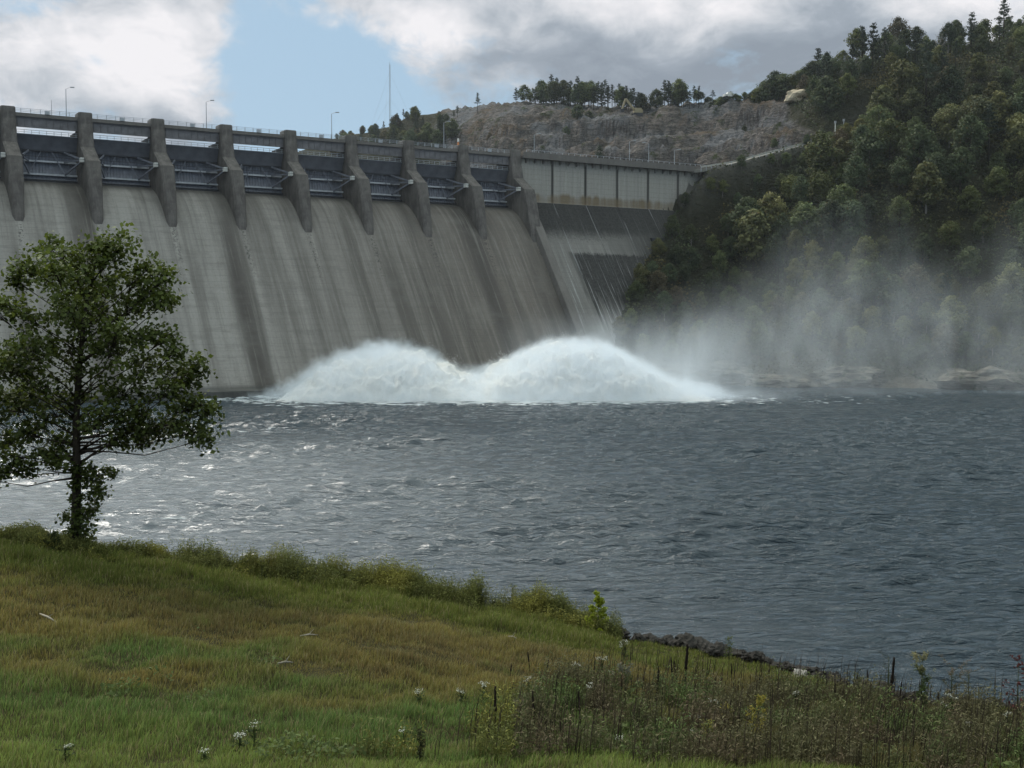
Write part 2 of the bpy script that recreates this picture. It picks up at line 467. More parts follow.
k.t.links.new(p.outputs[0], out.inputs[0])
tag(link('ground', np_mesh('ground', np.stack([X2.ravel(), Y2.ravel(), Z2.ravel()], 1), grid_faces(420, 300),
    np.stack([over.ravel()] * 3, 1), True, m_near)), kind='structure')

# river bed sheet to the horizon, under the water
mb = MB(); mb.add([(-3500, -1500, -6), (3500, -1500, -6), (3500, 4500, -6), (-3500, 4500, -6)], [(0, 1, 2, 3)])
tag(mb.build('riverbed', principled('riverbed_mud', (.05, .05, .04), 1, .1)), kind='structure')

# ------------------------------------------------------------------ water
wy = [28.0]
while wy[-1] < 345: wy.append(wy[-1] + .16 + .0019 * max(0, wy[-1] - 40))
wy = np.array(wy)
wx = np.concatenate([np.linspace(-300, -141, 100), np.arange(-140, 150, .36), np.linspace(151, 420, 150)])
WX, WY = np.meshgrid(wx, wy); WZ = np.zeros_like(WX)
wr = np.random.default_rng(12)
fade = np.clip(WY / 60, .5, 1.0)
big = .5 + .5 * np.tanh(1.2 * sines(WX, WY, 77, 18, 70))
for i in range(46):
    wl = .85 * (6.0 / .85) ** (i / 45); th = wr.normal(-.12, .24) + (PI if wr.random() < .12 else 0)
    # crests run mostly across the view, the current comes from the dam towards the right
    kx, ky = math.sin(-th) * .9, -math.cos(th)
    A = .031 * wl ** .46 * wr.uniform(.6, 1.3); ph = wr.uniform(0, 2 * PI); w = 2 * PI / wl
    arg = w * (WX * kx + WY * ky) + ph + 1.2 * np.sin(WX * .11 * kx * 3 + WY * .07 + ph * 3) + .8 * np.sin(WX * .31 - WY * .23 + ph)
    s_ = np.sin(arg)
    WZ += A * (s_ - .35 * np.cos(2 * arg)) * (.45 + 1.05 * big)
WZ *= .72
m_water, k, out = material('river_water')
pos = k.add('ShaderNodeNewGeometry').outputs['Position']
P_ = k.sep(pos)
b1 = k.noise(k.map(pos, (.45, 1.9, 1)), 2.1, 5, .62, .3); b2 = k.noise(k.map(pos, (.32, 1.9, 1)), .9, 4, .6, .4)
bh = k.math('ADD', k.math('MULTIPLY', b1, .35), b2)
# foam: lines near the outlets, scattered caps elsewhere
fn = k.noise(k.map(pos, (.22, .75, 1)), 1.0, 7, .68, .6)
fbig = k.noise(k.map(pos, (.02, .035, 1)), 1.0, 3, .5)
d2 = k.vmath('LENGTH', k.vmath('MULTIPLY', k.vmath('SUBTRACT', pos, (2, 268, 0)), (.016, .06, 0)), out=1)
nearf = k.range(d2, .5, 1.7, .27, 0.0)
left = k.range(P_[0], 10, -45, 0, .06)
thr = k.math('SUBTRACT', k.math('SUBTRACT', k.math('SUBTRACT', .70, nearf), left), k.math('MULTIPLY', k.range(fbig, .35, .65, -1, 1), .03))
foam = k.math('MULTIPLY', k.math('SUBTRACT', fn, thr), 14, clamp=True)
glare = k.math('MULTIPLY', k.range(P_[0], 30, -60, 0, 1, True), k.range(P_[1], 215, 120, 0, 1, True))  # silvery sky glare on the left river, painted into the base colour
base = k.mix(glare, (.034, .052, .066), (.29, .305, .32))
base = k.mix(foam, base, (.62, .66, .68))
rgh = k.math('ADD', k.math('MULTIPLY', foam, .5), .11)
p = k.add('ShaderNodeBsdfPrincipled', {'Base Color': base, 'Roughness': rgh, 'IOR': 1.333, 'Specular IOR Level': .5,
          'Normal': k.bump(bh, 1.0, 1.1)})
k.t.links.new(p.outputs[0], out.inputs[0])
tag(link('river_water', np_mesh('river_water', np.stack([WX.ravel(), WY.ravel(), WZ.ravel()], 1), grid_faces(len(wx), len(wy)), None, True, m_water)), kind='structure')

# ------------------------------------------------------------------ concrete
def stains(name, mode):
    m, k, out = material(name)
    tc = k.add('ShaderNodeTexCoord').outputs['Object']; X, Y, Z = k.sep(tc)[:3]
    D = k.math('MULTIPLY', Y, -1)
    fine = k.noise(tc, 1.6, 8, .7); med = k.noise(tc, .12, 5, .6)
    lift = k.math('FRACT', k.math('DIVIDE', Z, 1.52))
    liftline = k.range(k.math('ABSOLUTE', k.math('SUBTRACT', lift, .5)), .47, .5)
    bump_h = k.math('SUBTRACT', fine, k.math('MULTIPLY', liftline, .8))
    if mode == 'spill':
        fr = k.math('FRACT', k.math('ADD', k.math('DIVIDE', X, BAY), 100.0))          # 0 at a pier line
        wob = k.math('MULTIPLY', k.math('SUBTRACT', k.noise(k.map(tc, (.01, .01, .045)), 1, 3, .5), .5), .12)
        fr2 = k.math('ADD', fr, wob)
        st1 = k.noise(k.map(tc, (.22, .02, .012)), 1.0, 5, .62, .2)
        st2 = k.noise(k.map(tc, (1.1, .05, .025)), 1.0, 6, .7)
        st3 = k.noise(k.map(tc, (.075, .006, .004)), 1.0, 2, .5)
        base = k.mix(k.range(X, 30, 120), (.315, .298, .275), (.158, .137, .120))
        darkband = k.math('MULTIPLY', k.range(fr2, .52, .72, 0, 1, True), k.range(fr2, .90, .99, 1, 0, True))
        darkband = k.math('MULTIPLY', darkband, k.range(st3, .40, .58, .15, 1))
        dark2 = k.math('MULTIPLY', k.range(fr2, .04, .10, 0, 1, True), k.range(fr2, .12, .30, 1, 0, True))
        c = k.mix(k.math('MULTIPLY', darkband, .95), base, (.075, .066, .060))
        c = k.mix(k.math('MULTIPLY', dark2, k.range(X, 40, 110, .15, .4)), c, (.10, .09, .08))
        c = k.mix(k.math('MULTIPLY', k.range(st1, .44, .62), k.range(X, 0, 90, .38, .62)), c, (.085, .075, .066))
        c = k.mix(k.math('MULTIPLY', k.range(st2, .52, .66), .3), c, (.36, .34, .31))
        c = k.mix(k.math('MULTIPLY', k.range(st2, .48, .34), .4), c, (.09, .08, .072))
        lip = k.math('ADD', D, k.math('MULTIPLY', st2, 2.5))
        c = k.mix(k.range(lip, 4.6, 1.2, 0, .8, True), c, (.06, .055, .052))
        toe = k.range(k.math('ADD', Z, k.math('MULTIPLY', st1, 1.0)), 3.4, 2.4, 0, .8)
        c = k.mix(toe, c, (.05, .052, .05))
        # pale spalls in the wake of the piers
        wake = k.math('MULTIPLY', k.range(k.math('ABSOLUTE', k.math('SUBTRACT', fr, .0)), .05, .0), 1.0)
        wake = k.math('MULTIPLY', k.range(k.math('MINIMUM', fr, k.math('SUBTRACT', 1.0, fr)), .055, .02), k.math('MULTIPLY', k.range(Z, 26, 36), k.range(Z, 43, 40)))
        c = k.mix(k.math('MULTIPLY', wake, k.range(fine, .5, .62)), c, (.05, .048, .045))
        c = k.mix(k.math('MULTIPLY', liftline, .5), c, (.09, .085, .08))
        pt = k.noise(k.map(tc, (.12, .12, .66)), 1.0, 4, .6)
        c = k.mix(k.math('MULTIPLY', k.range(pt, .52, .64), .28), c, (.13, .12, .11))
    elif mode == 'wall':
        st2 = k.noise(k.map(tc, (.9, .05, .03)), 1.0, 6, .7); st1 = k.noise(k.map(tc, (.25, .03, .03)), 1.0, 4, .6)
        c = k.mix(st2, (.20, .19, .175), (.52, .49, .44))
        jf = k.math('FRACT', k.math('DIVIDE', k.math('SUBTRACT', X, 156.4), 12.4))
        jm = k.math('MINIMUM', jf, k.math('SUBTRACT', 1.0, jf))
        up = k.range(Z, 53.8, 54.0)
        joint = k.math('MULTIPLY', k.range(k.math('ADD', jm, k.math('MULTIPLY', k.math('SUBTRACT', st2, .5), .03)), .052, .022), up)
        c = k.mix(k.math('MULTIPLY', joint, .9), c, (.035, .032, .03))
        # dribbles under the deck
        drip = k.math('MULTIPLY', k.range(k.math('ADD', k.math('MULTIPLY', st2, 14), Z), 72.5, 75.5), up)
        c = k.mix(k.math('MULTIPLY', drip, .8), c, (.06, .055, .05))
        rust = k.math('MULTIPLY', k.range(k.math('SUBTRACT', Z, k.math('MULTIPLY', st1, 5)), 54.4, 53.2), up)
        c = k.mix(k.math('MULTIPLY', rust, k.range(st1, .35, .6, .25, .9)), c, (.20, .145, .085))
        # sloping face below: black seepage with pale runs
        lo = k.math('SUBTRACT', 1.0, up)
        blk = k.math('MAXIMUM', k.range(k.math('ADD', Z, k.math('MULTIPLY', k.math('ADD', st2, fine), 6)), 47.5, 51.5),
                     k.math('MULTIPLY', k.range(k.math('ADD', X, k.math('MULTIPLY', st1, 14)), 162.0, 165), k.math('MULTIPLY', k.range(k.math('ADD', Z, k.math('MULTIPLY', k.math('ADD', st2, fine), 2.4)), 40.0, 41.0, 1, 0), k.range(k.math('ADD', Z, k.math('MULTIPLY', st2, -26)), 2, 12))))
        blk = k.math('MAXIMUM', blk, k.range(k.math('ADD', X, k.math('MULTIPLY', st1, 20)), 178, 196, 0, .9))
        lowface = k.mix(st2, (.10, .095, .09), (.30, .285, .265))
        lowface = k.mix(k.math('MULTIPLY', blk, k.range(fine, .3, .6, .98, .8)), lowface, (.010, .010, .011))
        s4 = k.noise(k.map(tc, (1.7, .06, .035)), 1.0, 5, .7)
        runs = k.math('MULTIPLY', k.range(s4, .56, .64), k.range(k.math('ADD', Z, k.math('MULTIPLY', st1, 14)), 30, 50, 1.0, .1))
        jr = k.range(jm, .035, .012)
        lowface = k.mix(k.math('MAXIMUM', k.math('MULTIPLY', runs, .8), k.math('MULTIPLY', jr, k.range(s4, .48, .62, .0, .6))), lowface, (.42, .42, .42))
        c = k.mix(lo, c, lowface)
        c = k.mix(k.math('MULTIPLY', liftline, .5), c, (.06, .055, .05))
    elif mode == 'pier':
        st2 = k.noise(k.map(tc, (.8, .8, .12)), 1.0, 6, .65); st1 = k.noise(tc, .35, 5, .6)
        c = k.mix(k.range(st2, .3, .7), (.075, .067, .063), (.175, .158, .148))
        c = k.mix(k.math('MULTIPLY', k.range(st1, .46, .62), .5), c, (.06, .052, .05))
        runs_ = k.noise(k.map(tc, (2.2, 2.2, .07)), 1.0, 4, .65)
        c = k.mix(k.math('MULTIPLY', k.range(runs_, .56, .68), .35), c, (.24, .22, .2))
        c = k.mix(k.math('MULTIPLY', liftline, .2), c, (.08, .07, .065))
    else:
        st2 = k.noise(k.map(tc, (.5, .12, .12)), 1.0, 6, .7)
        c = k.mix(st2, (.09, .083, .078), (.23, .21, .195))
    c = k.mix(k.math('MULTIPLY', k.math('SUBTRACT', fine, .35, clamp=True), .55), c, (.05, .046, .042))
    if mode != 'wall': c = k.mix(k.math('MULTIPLY', k.range(med, .5, .7), .12), c, (.36, .34, .31))
    p = k.add('ShaderNodeBsdfPrincipled', {'Base Color': c, 'Roughness': .88, 'Specular IOR Level': .25, 'Normal': k.bump(bump_h, .5, .12)})
    k.t.links.new(p.outputs[0], out.inputs[0])
    return m
m_spill = stains('spillway_concrete', 'spill'); m_wall = stains('stained_wall_concrete', 'wall')
m_pier = stains('pier_concrete', 'pier'); m_conc = stains('weathered_concrete', 'plain')
m_gate = principled('gate_steel_paint', (.165, .172, .205), .55, .4, .1, .35, .8, .2, .03)
m_gate_hi = principled('gate_band_dark', (.118, .121, .142), .6, .4, .1, .3, .5, .15, .03)  # upper gate band, darker than the ribbed skin below
m_beam = principled('pale_steel_paint', (.42, .43, .46), .5, .4, .1, .3, .7, .2, .02)
m_girder = principled('bridge_steel_paint', (.15, .142, .15), .6, .35, .0, .4, .6, .3, .03)
m_dark = principled('dark_steel', (.035, .035, .042), .6, .35, .1, .3, 1.0, .2, .02)
m_galv = principled('galvanised_steel', (.38, .39, .41), .45, .45, .4, .2, 1.0, .1, .01)
m_white = principled('white_paint', (.66, .65, .62), .6, .35, 0, .15, 1.0, .15, .02)

# ------------------------------------------------------------------ the dam
dam = empty('concrete_dam', (DX, DY, 0), PI / 2 - TH)
tag(dam, 'long grey concrete gravity dam with gated spillway, seen from below across the river', 'dam')

def ogee(D):
    if D <= 11.4: return 52 - .0727 * max(0, D + 3) ** 1.85
    z1 = 52 - .0727 * 14.4 ** 1.85
    return z1 - (D - 11.4) * (z1 - 2.0) / (39.5 - 11.4)
prof = [(-9.5, -6), (-9.5, 47), (-7.5, 50.6), (-5, 51.8), (-3, 52.0)]
prof += [(D, ogee(D)) for D in (-1.5, 0, 1.2, 2.4, 3.6, 4.8, 6, 7.2, 8.4, 9.6, 10.5, 11.4, 20, 30, 39.5)]
prof += [(40.2, 1.75), (43.2, 1.55), (43.2, -6)]
us = [-62 + i * (143.0 + 62) / 40 for i in range(41)]
mb = MB(); mb.loft([[(u, -D, z) for D, z in prof] for u in us], cap=True, close=False)
o = mb.build('spillway_face', m_spill, dam, True)
def autosmooth(o, ang=35):
    me = o.data
    me.polygons.foreach_set('use_smooth', np.ones(len(me.polygons), dtype=bool))
    bm = bmesh.new(); bm.from_mesh(me)
    for e in bm.edges:
        if len(e.link_faces) == 2: e.smooth = e.calc_face_angle(0) < math.radians(ang)
    bm.to_mesh(me); bm.free()
autosmooth(o)

# piers: plan sections lofted upwards
def plan(df, db, hw=1.7, ch=.55):
    return [(-hw, db), (-hw, df - ch), (-hw + ch * .8, df), (hw - ch * .8, df), (hw, df - ch), (hw, db)]
def pier_mesh():
    mb = MB()
    secs = [(38.5, 12.3, 1.25), (41.0, 12.0, 1.3), (44.5, 11.4, 1.4), (50, 10.2, 1.6), (55, 8.8, 1.7), (56.6, 8.2, 1.7), (57.1, 7.2, 1.7), (60.2, 2.6, 1.7), (60.6, 1.9, 1.7), (64.9, .75, 1.7)]
    mb.loft([[(x, -d, z) for x, d in plan(df, -10.4, hw)] for z, df, hw in secs])
    mb.loft([[(x, -d, z) for x, d in plan(df, -4.0, 1.7)] for z, df in ((64.9, .75), (66.5, .3), (69.15, .15))]
            + [[(x * .93, -d * .93 - .1, 69.4) for x, d in plan(0, -4.0, 1.7)]])
    # bearing corbel for the arms
    return mb.mesh('pier', m_pier)
pm = pier_mesh()
for i in range(-2, 9):
    if i == 8: continue
    p_ = link('pier', pm, None, dam); p_.location = (i * BAY, 0, 0)
# bearings on each pier side
tb = MB(); tb.box(-.45, .45, -6.6, -5.3, 56.4, 57.5); tbm = tb.mesh('trunnion_bearing', m_white)
tb2 = MB(); tb2.box(-.35, .35, -6.6, -5.3, 56.5, 57.4); tbm2 = tb2.mesh('trunnion_bearing', m_dark)
for i in range(-1, 9):
    a = link('trunnion_bearing', tbm, None, dam); a.location = (i * BAY - 2.17, .9, 0)
    if i < 8:
        a = link('trunnion_bearing', tbm2, None, dam); a.location = (i * BAY + 2.07, .9, 0)
# end pier and training wall
mb = MB()
secs = [(38, 12.6), (44.5, 11.6), (50, 10.3), (55, 8.8), (56.8, 8.0), (57.2, 7.2), (60.2, 2.6), (60.6, 1.9), (64.9, .7), (69.15, .1), (69.4, -.1)]
mb.loft([[(8 * BAY + x * (1.15 if x > 0 else 1), -d, z) for x, d in plan(df, -10 if z < 69 else -3.7, 1.7)] for z, df in secs])
mb.build('end_pier', m_pier, dam)
mb = MB(); ring = []
for D in (4, 6, 8, 10, 12, 16, 22, 30, 39.5, 44):
    zt = (ogee(D) if D < 39.5 else 2.0 - (D - 39.5) * .1) + (3.4 if D > 6 else 4.2); zb = zt - 9
    ring.append([(143.05, -D, zb), (143.05, -D, zt), (143.25, -D, zt + .25), (145.65, -D, zt + .25), (145.85, -D, zt), (145.85, -D, zb)])
mb.loft(ring); mb.build('training_wall', m_conc, dam)

# non-overflow section on the right
UW0, UW1 = 145.2, 226.0
mb = MB()
joints = [156.4 + 12.4 * i for i in range(6)]
xs = sorted([UW0] + joints + [UW1])
for a, b in zip(xs[:-1], xs[1:]):
    pr = [(-9, -6), (-9, 66.9), (-.02, 66.9), (0, 66.5), (0, 54.1), (.25, 53.9), (38.9, 0), (43, -6)]
    mb.loft([[(uu_, -D, z) for D, z in pr] for uu_ in (a + .05, b - .05)])
    mb.box(b - .06, b + .06, .35, 8.9, 0, 66.85) if b < UW1 else None
mb.build('abutment_wall', m_wall, dam)
# openings of the drainage gallery
mb = MB()
for u0 in (u_at(649, 6), u_at(656, 6), u_at(663.5, 6)):
    zc = at(650, 240, W(u0, 7).y).z; Dm = .25 + (53.9 - zc) * .717
    mb.box(u0 - 1.1, u0 + 1.1, -Dm - .9, -Dm + 2.0, zc - .5, zc + .5)
mb.build('gallery_opening', m_dark, dam)

# road bridge and deck
mb = MB(); mb.box(-62, 145.0, .9, 9.8, 67.35, 67.95); mb.box(-62, 145, .62, .9, 67.3, 68.15)
deck = mb.build('road_bridge', m_conc, dam)
def girder_mesh():
    mb = MB(); a, b = 1.74, BAY - 1.74
    mb.box(a, b, 1.30, 1.42, 64.95, 67.3)                     # web
    mb.box(a, b, 1.05, 1.67, 64.8, 64.98); mb.box(a, b, 1.05, 1.67, 67.1, 67.3)
    for j in range(9):
        x = a + .5 + j * (b - a - 1) / 8
        mb.box(x - .05, x + .05, 1.12, 1.30, 64.98, 67.1)
    mb.box(a, b, 8.2, 8.4, 65.9, 67.3)
    return mb.mesh('girder', m_girder)
gm = girder_mesh()
for i in range(-2, 8):
    g = link('girder', gm, None, deck); g.location = (i * BAY, 0, 0)
mb = MB()
x = -62.0
while x < 145:
    mb.box(x - .06, x + .06, .68, .80, 68.15, 69.25); x += 2.24
for z in (68.5, 68.85, 69.2): mb.box(-62, 145, .71, .77, z - .035, z + .035)
mb.build('railing', m_galv, deck)
for i in range(-2, 8):
    mb = MB(); mb.box(i * BAY + 8.4, i * BAY + 9.5, .45, .62, 68.15, 69.0)
    mb.build('gate_control_box', m_galv, deck)
# deck over the wall with brackets
mb = MB(); mb.box(145.0, 224, -1.5, 9, 67.0, 67.75); mb.box(145.0, 224, -1.75, -1.5, 66.85, 68.75)
x = 146.5
while x < 223:
    mb.add([(x, -.02, 65.6), (x + .5, -.02, 65.6), (x + .5, -.02, 66.98), (x, -.02, 66.98), (x, -1.5, 66.98), (x + .5, -1.5, 66.98)],
           [(0, 1, 2, 3), (0, 3, 4), (1, 5, 2), (0, 4, 5, 1), (3, 2, 5, 4)]); x += 3.1
wd = mb.build('wall_roadway', m_conc, dam)
mb = MB(); x = 146
while x < 223: mb.box(x - .06, x + .06, -1.68, -1.56, 68.75, 69.4); x += 2.2
mb.box(146, 223, -1.65, -1.59, 69.33, 69.42)
mb.build('railing', m_galv, wd)

# tainter gates
R0, TZ, TD = 9.5, 57.0, 5.8
def skinD(z): return TD - math.sqrt(R0 * R0 - (z - TZ) ** 2)
def make_gate():
    hw = BAY / 2 - 1.74
    mb = MB(); zs = [51.5 + i * (63.2 - 51.5) / 14 for i in range(15)]
    mb.loft([[(-hw, -skinD(z) + .12, z), (hw, -skinD(z) + .12, z), (hw, -skinD(z), z), (-hw, -skinD(z), z)] for z in zs])
    n = 19
    for j in range(n):
        x = -hw + .35 + j * (2 * hw - .7) / (n - 1)
        zz = [52.2 + i * (59.5 - 52.2) / 6 for i in range(7)]
        mb.loft([[(x - .05, -skinD(z) - .003, z), (x + .05, -skinD(z) - .003, z), (x + .05, -skinD(z) - .28, z), (x - .05, -skinD(z) - .28, z)] for z in zz])
    root = mb.build('spillway_gate', m_gate, dam)
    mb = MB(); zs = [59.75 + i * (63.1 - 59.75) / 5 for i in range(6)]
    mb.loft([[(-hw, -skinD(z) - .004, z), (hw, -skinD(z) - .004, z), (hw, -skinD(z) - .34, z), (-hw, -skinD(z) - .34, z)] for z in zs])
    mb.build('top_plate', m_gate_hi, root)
    for z, h, mt in ((59.55, .3, m_dark), (57.0, .42, m_beam), (53.75, .42, m_beam), (52.25, .3, m_dark)):
        d = skinD(z) + .3; mb = MB()
        mb.box(-hw + .05, hw - .05, -d - .75, -d, z - h / 2, z + h / 2)
        mb.build('horizontal_girder', mt, root)
    for s in (-1, 1):
        for z in (53.9, 57.1, 59.4):
            mb = MB(); mb.bar((s * 4.2, -skinD(z) - 1.05, z), (s * (hw - .1), -4.9, 57.0), .30, .38)
            mb.build('radial_arm', m_gate, root)
        mb = MB(); mb.bar((s * 4.2, -skinD(54) - 1.2, 54.0), (s * 1.2, -skinD(59) - .9, 59.5), .16, .2)
        mb.build('brace', m_gate, root)
    mb = MB(); D = skinD(63.2) - .2
    for j in range(9):
        x = -hw + .3 + j * (2 * hw - .6) / 8
        mb.box(x - .05, x + .05, -D, -D + .1, 63.2, 64.3)
    mb.box(-hw, hw, -D, -D + .08, 64.2, 64.3); mb.box(-hw, hw, -D, -D + .08, 63.7, 63.78)
    mb.box(-hw, hw, -D - .1, -D + 1.0, 63.205, 63.32)
    mb.build('walkway_rail', m_galv, root)
    mb = MB(); mb.bar((-hw - .03, -6.2, 57.0), (hw + .03, -6.2, 57.0), .09)
    mb.build('tie_bar', m_dark, root)
    return root
g0 = make_gate()
for i in range(-2, 8):
    g = g0 if i == -2 else copy_tree(g0, dam)
    g.location = ((i + .5) * BAY, 0, 0)

# ------------------------------------------------------------------ lamp posts on the dam
def lamp(px, y0, y1, D, label, zbase, arm=1, h=None):
    u = u_at(px, D); b = W(u, D, zbase)
    top = at(px, y0, b.y).z - zbase if h is None else h
    r = empty('street_lamp', b); mb = MB()
    mb.tube([(0, 0, 0), (0, 0, top * .5), (0, 0, top * .97), (.5 * arm, 0, top), (1.3 * arm, 0, top + .12)], [.12, .10, .075, .06, .055], 6)
    mb.build('pole', m_galv, r)
    mb = MB(); mb.box(-.5 + 1.6 * arm, .5 + 1.6 * arm, -.2, .2, top + .06, top + .26); mb.build('lamp_head', m_galv, r)
    tag(r, label, 'street lamp', 'street lamps along the dam roadway')
    return r
lamp(71, 88, 116, -1.4, 'tall lamp post on the dam roadway beside the second pier from the left', 67.95)
lamp(209.5, 101, 124, -1.4, 'lamp post on the dam roadway just left of the fourth pier, against pale cloud', 67.95)
lamp(333.5, 113, 136, -1.4, 'lamp post on the dam roadway left of the sixth pier, against the blue gap', 67.95)
lamp(444.5, 122, 147, -1.4, 'bright lamp post on the dam roadway standing in front of the brushy ridge', 67.95)
lamp(534, 134, 156, .6, 'lamp post just right of the last spillway pier, first over the pale wall', 67.75)
lamp(628.5, 141, 162, .6, 'lamp post over the pale wall in front of the lowest grey quarry rock', 67.75)
lamp(647.5, 143, 162, .6, 'thin lamp post over the pale wall, second from the right end', 67.75, -1)
lamp(673, 150, 167, .6, 'short lamp post over the pale wall, nearest the wooded end', 67.75)
# slim mast
u = u_at(56.5, -1.3); b = W(u, -1.3, 67.95); mb = MB()
mb.tube([(0, 0, 0), (0, 0, at(56, 100, b.y).z - 67.95)], [.1, .05], 5)
o = mb.build('mast', m_galv); o.location = b
tag(o, 'short thin bare mast on the dam roadway between the two leftmost piers', 'mast')
# orange and white marker post beside a pier top
b = W(u_at(461, -3), -4.4, 67.95); r = empty('marker_post', b)
mb = MB(); mb.tube([(0, 0, 0), (0, 0, 1.9), (0, 0, 3.0)], [.42, .36, .22], 8); mb.build('barrel', principled('orange_paint', (.52, .2, .08), .6), r)
mb = MB(); mb.tube([(0, 0, 3.0), (0, 0, 4.0)], [.30, .24], 8); mb.build('white_cap', m_white, r)
tag(r, 'small orange and white marker standing behind the eighth pier top', 'marker post')

# lattice antenna tower on the ridge behind
tb_ = at(390, 128, 640); zb = float(hill(tb_.x, tb_.y)); ztop = at(390, 62, 640).z
r = empty('antenna_tower', (tb_.x, tb_.y, zb)); hh = ztop - zb; mb = MB()
for s, c_ in ((0, 0), (2.1, 1), (4.2, 2)):
    mb.bar((.55 * math.cos(s), .55 * math.sin(s), 0), (.35 * math.cos(s), .35 * math.sin(s), hh * .96), .12)
nb = 26
for j in range(nb):
    for s in (0, 2.1, 4.2):
        a0 = hh * .96 * j / nb; a1 = hh * .96 * (j + 1) / nb; w0 = .55 - .2 * j / nb; w1 = .55 - .2 * (j + 1) / nb
        mb.bar((w0 * math.cos(s), w0 * math.sin(s), a0), (w1 * math.cos(s + 2.1), w1 * math.sin(s + 2.1), a1), .06)
mb.build('lattice', m_galv, r)
mb = MB(); mb.tube([(0, 0, hh * .96), (0, 0, hh)], .08, 5); mb.build('antenna', m_galv, r)
mb = MB()
for s in (.4, 2.5, 4.6):
    for q in (.45, .85): mb.bar((16 * math.cos(s), 16 * math.sin(s), -2), (0, 0, hh * q), .035)
mb.build('guy_wire', m_galv, r)
tag(r, 'tall thin guyed lattice antenna tower on the far ridge against the blue sky', 'antenna tower')

# ------------------------------------------------------------------ foliage kit
def leaves(P, size, nrm=None, spread=1.0, r=None, aspect=.7):
    """one rhombic leaf clump per point -> verts, faces"""
    r = r or rng; n = len(P)
    a = r.normal(size=(n, 3)); a /= np.linalg.norm(a, axis=1)[:, None]
    if nrm is not None:
        a = nrm + a * spread; a /= np.linalg.norm(a, axis=1)[:, None]
    t1 = r.normal(size=(n, 3)); t1 = np.cross(a, t1); t1 /= np.maximum(np.linalg.norm(t1, axis=1)[:, None], 1e-6)
    t2 = np.cross(a, t1)
    s = (size * r.uniform(.6, 1.35, n))[:, None] if not hasattr(size, 'shape') else size[:, None]
    V = np.stack([P + t1 * s, P + t2 * s * aspect + a * s * .2, P - t1 * s, P - t2 * s * aspect + a * s * .2], 1).reshape(-1, 3)
    F = np.arange(4 * n).reshape(n, 4)
    return V, F

def rep4(a): return np.repeat(a, 4, axis=0)

def broadleaf(seed, h=13.0, rad=4.6, base=.22, n=2100, leaf=.34, lobes=26, open_=.0):
    r = np.random.default_rng(seed)
    mb = MB(); zt = h * .86
    bend = r.normal(0, .25, 2)
    path = [(bend[0] * q * q, bend[1] * q * q, zt * q) for q in (0, .25, .5, .75, 1)]
    mb.tube([(0, 0, -1.0)] + path, [h * .021, h * .019, h * .016, h * .012, h * .007, .03], 6)
    Pn = []; Tn = []; Nn = []
    for i in range(lobes):
        f = (i + .5) / lobes; z = base + (1 - base) * f ** .85
        prof_ = math.sin(min(1, (z - base) / (1 - base) * .92 + .12) * PI) ** .6
        ang = i * 2.4 + r.normal(0, .5); rr = rad * prof_ * r.uniform(.35, .85)
        c = np.array([math.cos(ang) * rr, math.sin(ang) * rr, z * h * .93])
        lr = rad * r.uniform(.26, .46) * (.75 + .4 * prof_)
        za = max(.15 * h, c[2] - rr * .7 - .5)
        q = min(1, za / zt)
        mb.tube([(bend[0] * q * q, bend[1] * q * q, za), (c[0] * .5, c[1] * .5, (za + c[2]) / 2 - .1), tuple(c)], [h * .008, h * .005, .02], 4)
        m = int(n / lobes * (lr / (rad * .36)) ** 2)
        d = r.normal(size=(m, 3)); d /= np.linalg.norm(d, axis=1)[:, None]
        rad_ = lr * (r.uniform(0, 1, m) ** .45) * (1 + .25 * r.normal(size=m) * .6)
        P = c + d * rad_[:, None] * np.array([1.1, 1.1, .78])
        Pn.append(P); Nn.append(d * .8 + np.array([0, 0, .5]))
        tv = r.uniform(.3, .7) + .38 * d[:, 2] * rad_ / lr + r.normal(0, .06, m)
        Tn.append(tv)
    P = np.concatenate(Pn); T = np.clip(np.concatenate(Tn), 0, 1); N_ = np.concatenate(Nn)
    V, F = leaves(P, leaf, N_, .8, r)
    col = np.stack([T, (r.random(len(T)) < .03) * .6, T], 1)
    return np_mesh('crown', V, F, rep4(col), False), mb.mesh('trunk', None, True, False)

def pine(seed, h=14.0, rad=3.0, n=1500, leaf=.3, bare=.35):
    r = np.random.default_rng(seed); mb = MB()
    mb.tube([(0, 0, -1), (0, 0, h * .5), (.1, 0, h * .97)], [h * .017, h * .012, .03], 6)
    Ps = []; T = []
    nb = 24
    for i in range(nb):
        q = bare + (1 - bare) * (i + r.random() * .8) / nb
        L = rad * (1.08 - (q - bare) / (1 - bare)) ** .7 * r.uniform(.45, 1.1); ang = i * 2.4 + r.normal(0, .4)
        e = np.array([math.cos(ang) * L, math.sin(ang) * L, q * h + r.uniform(-.2, .6)])
        s = np.array([0, 0, q * h - .2])
        mb.tube([tuple(s), tuple(e)], [.06, .02], 4)
        m = int(n / nb * (.4 + L / rad))
        f = r.uniform(.25, 1.05, m)[:, None]
        P = s + (e - s) * f + r.normal(0, .38, (m, 3)) * np.array([1, 1, .55]) * (.5 + .5 * f)
        Ps.append(P); T.append(np.clip(r.normal(.45, .18, m) + r.normal(0, .1), 0, 1))
    P = np.concatenate(Ps); T = np.concatenate(T)
    V, F = leaves(P, leaf, None, 1, r, .45)
    return np_mesh('crown', V, F, rep4(np.stack([T, 0 * T, T], 1)), False), mb.mesh('trunk', None, True, False)

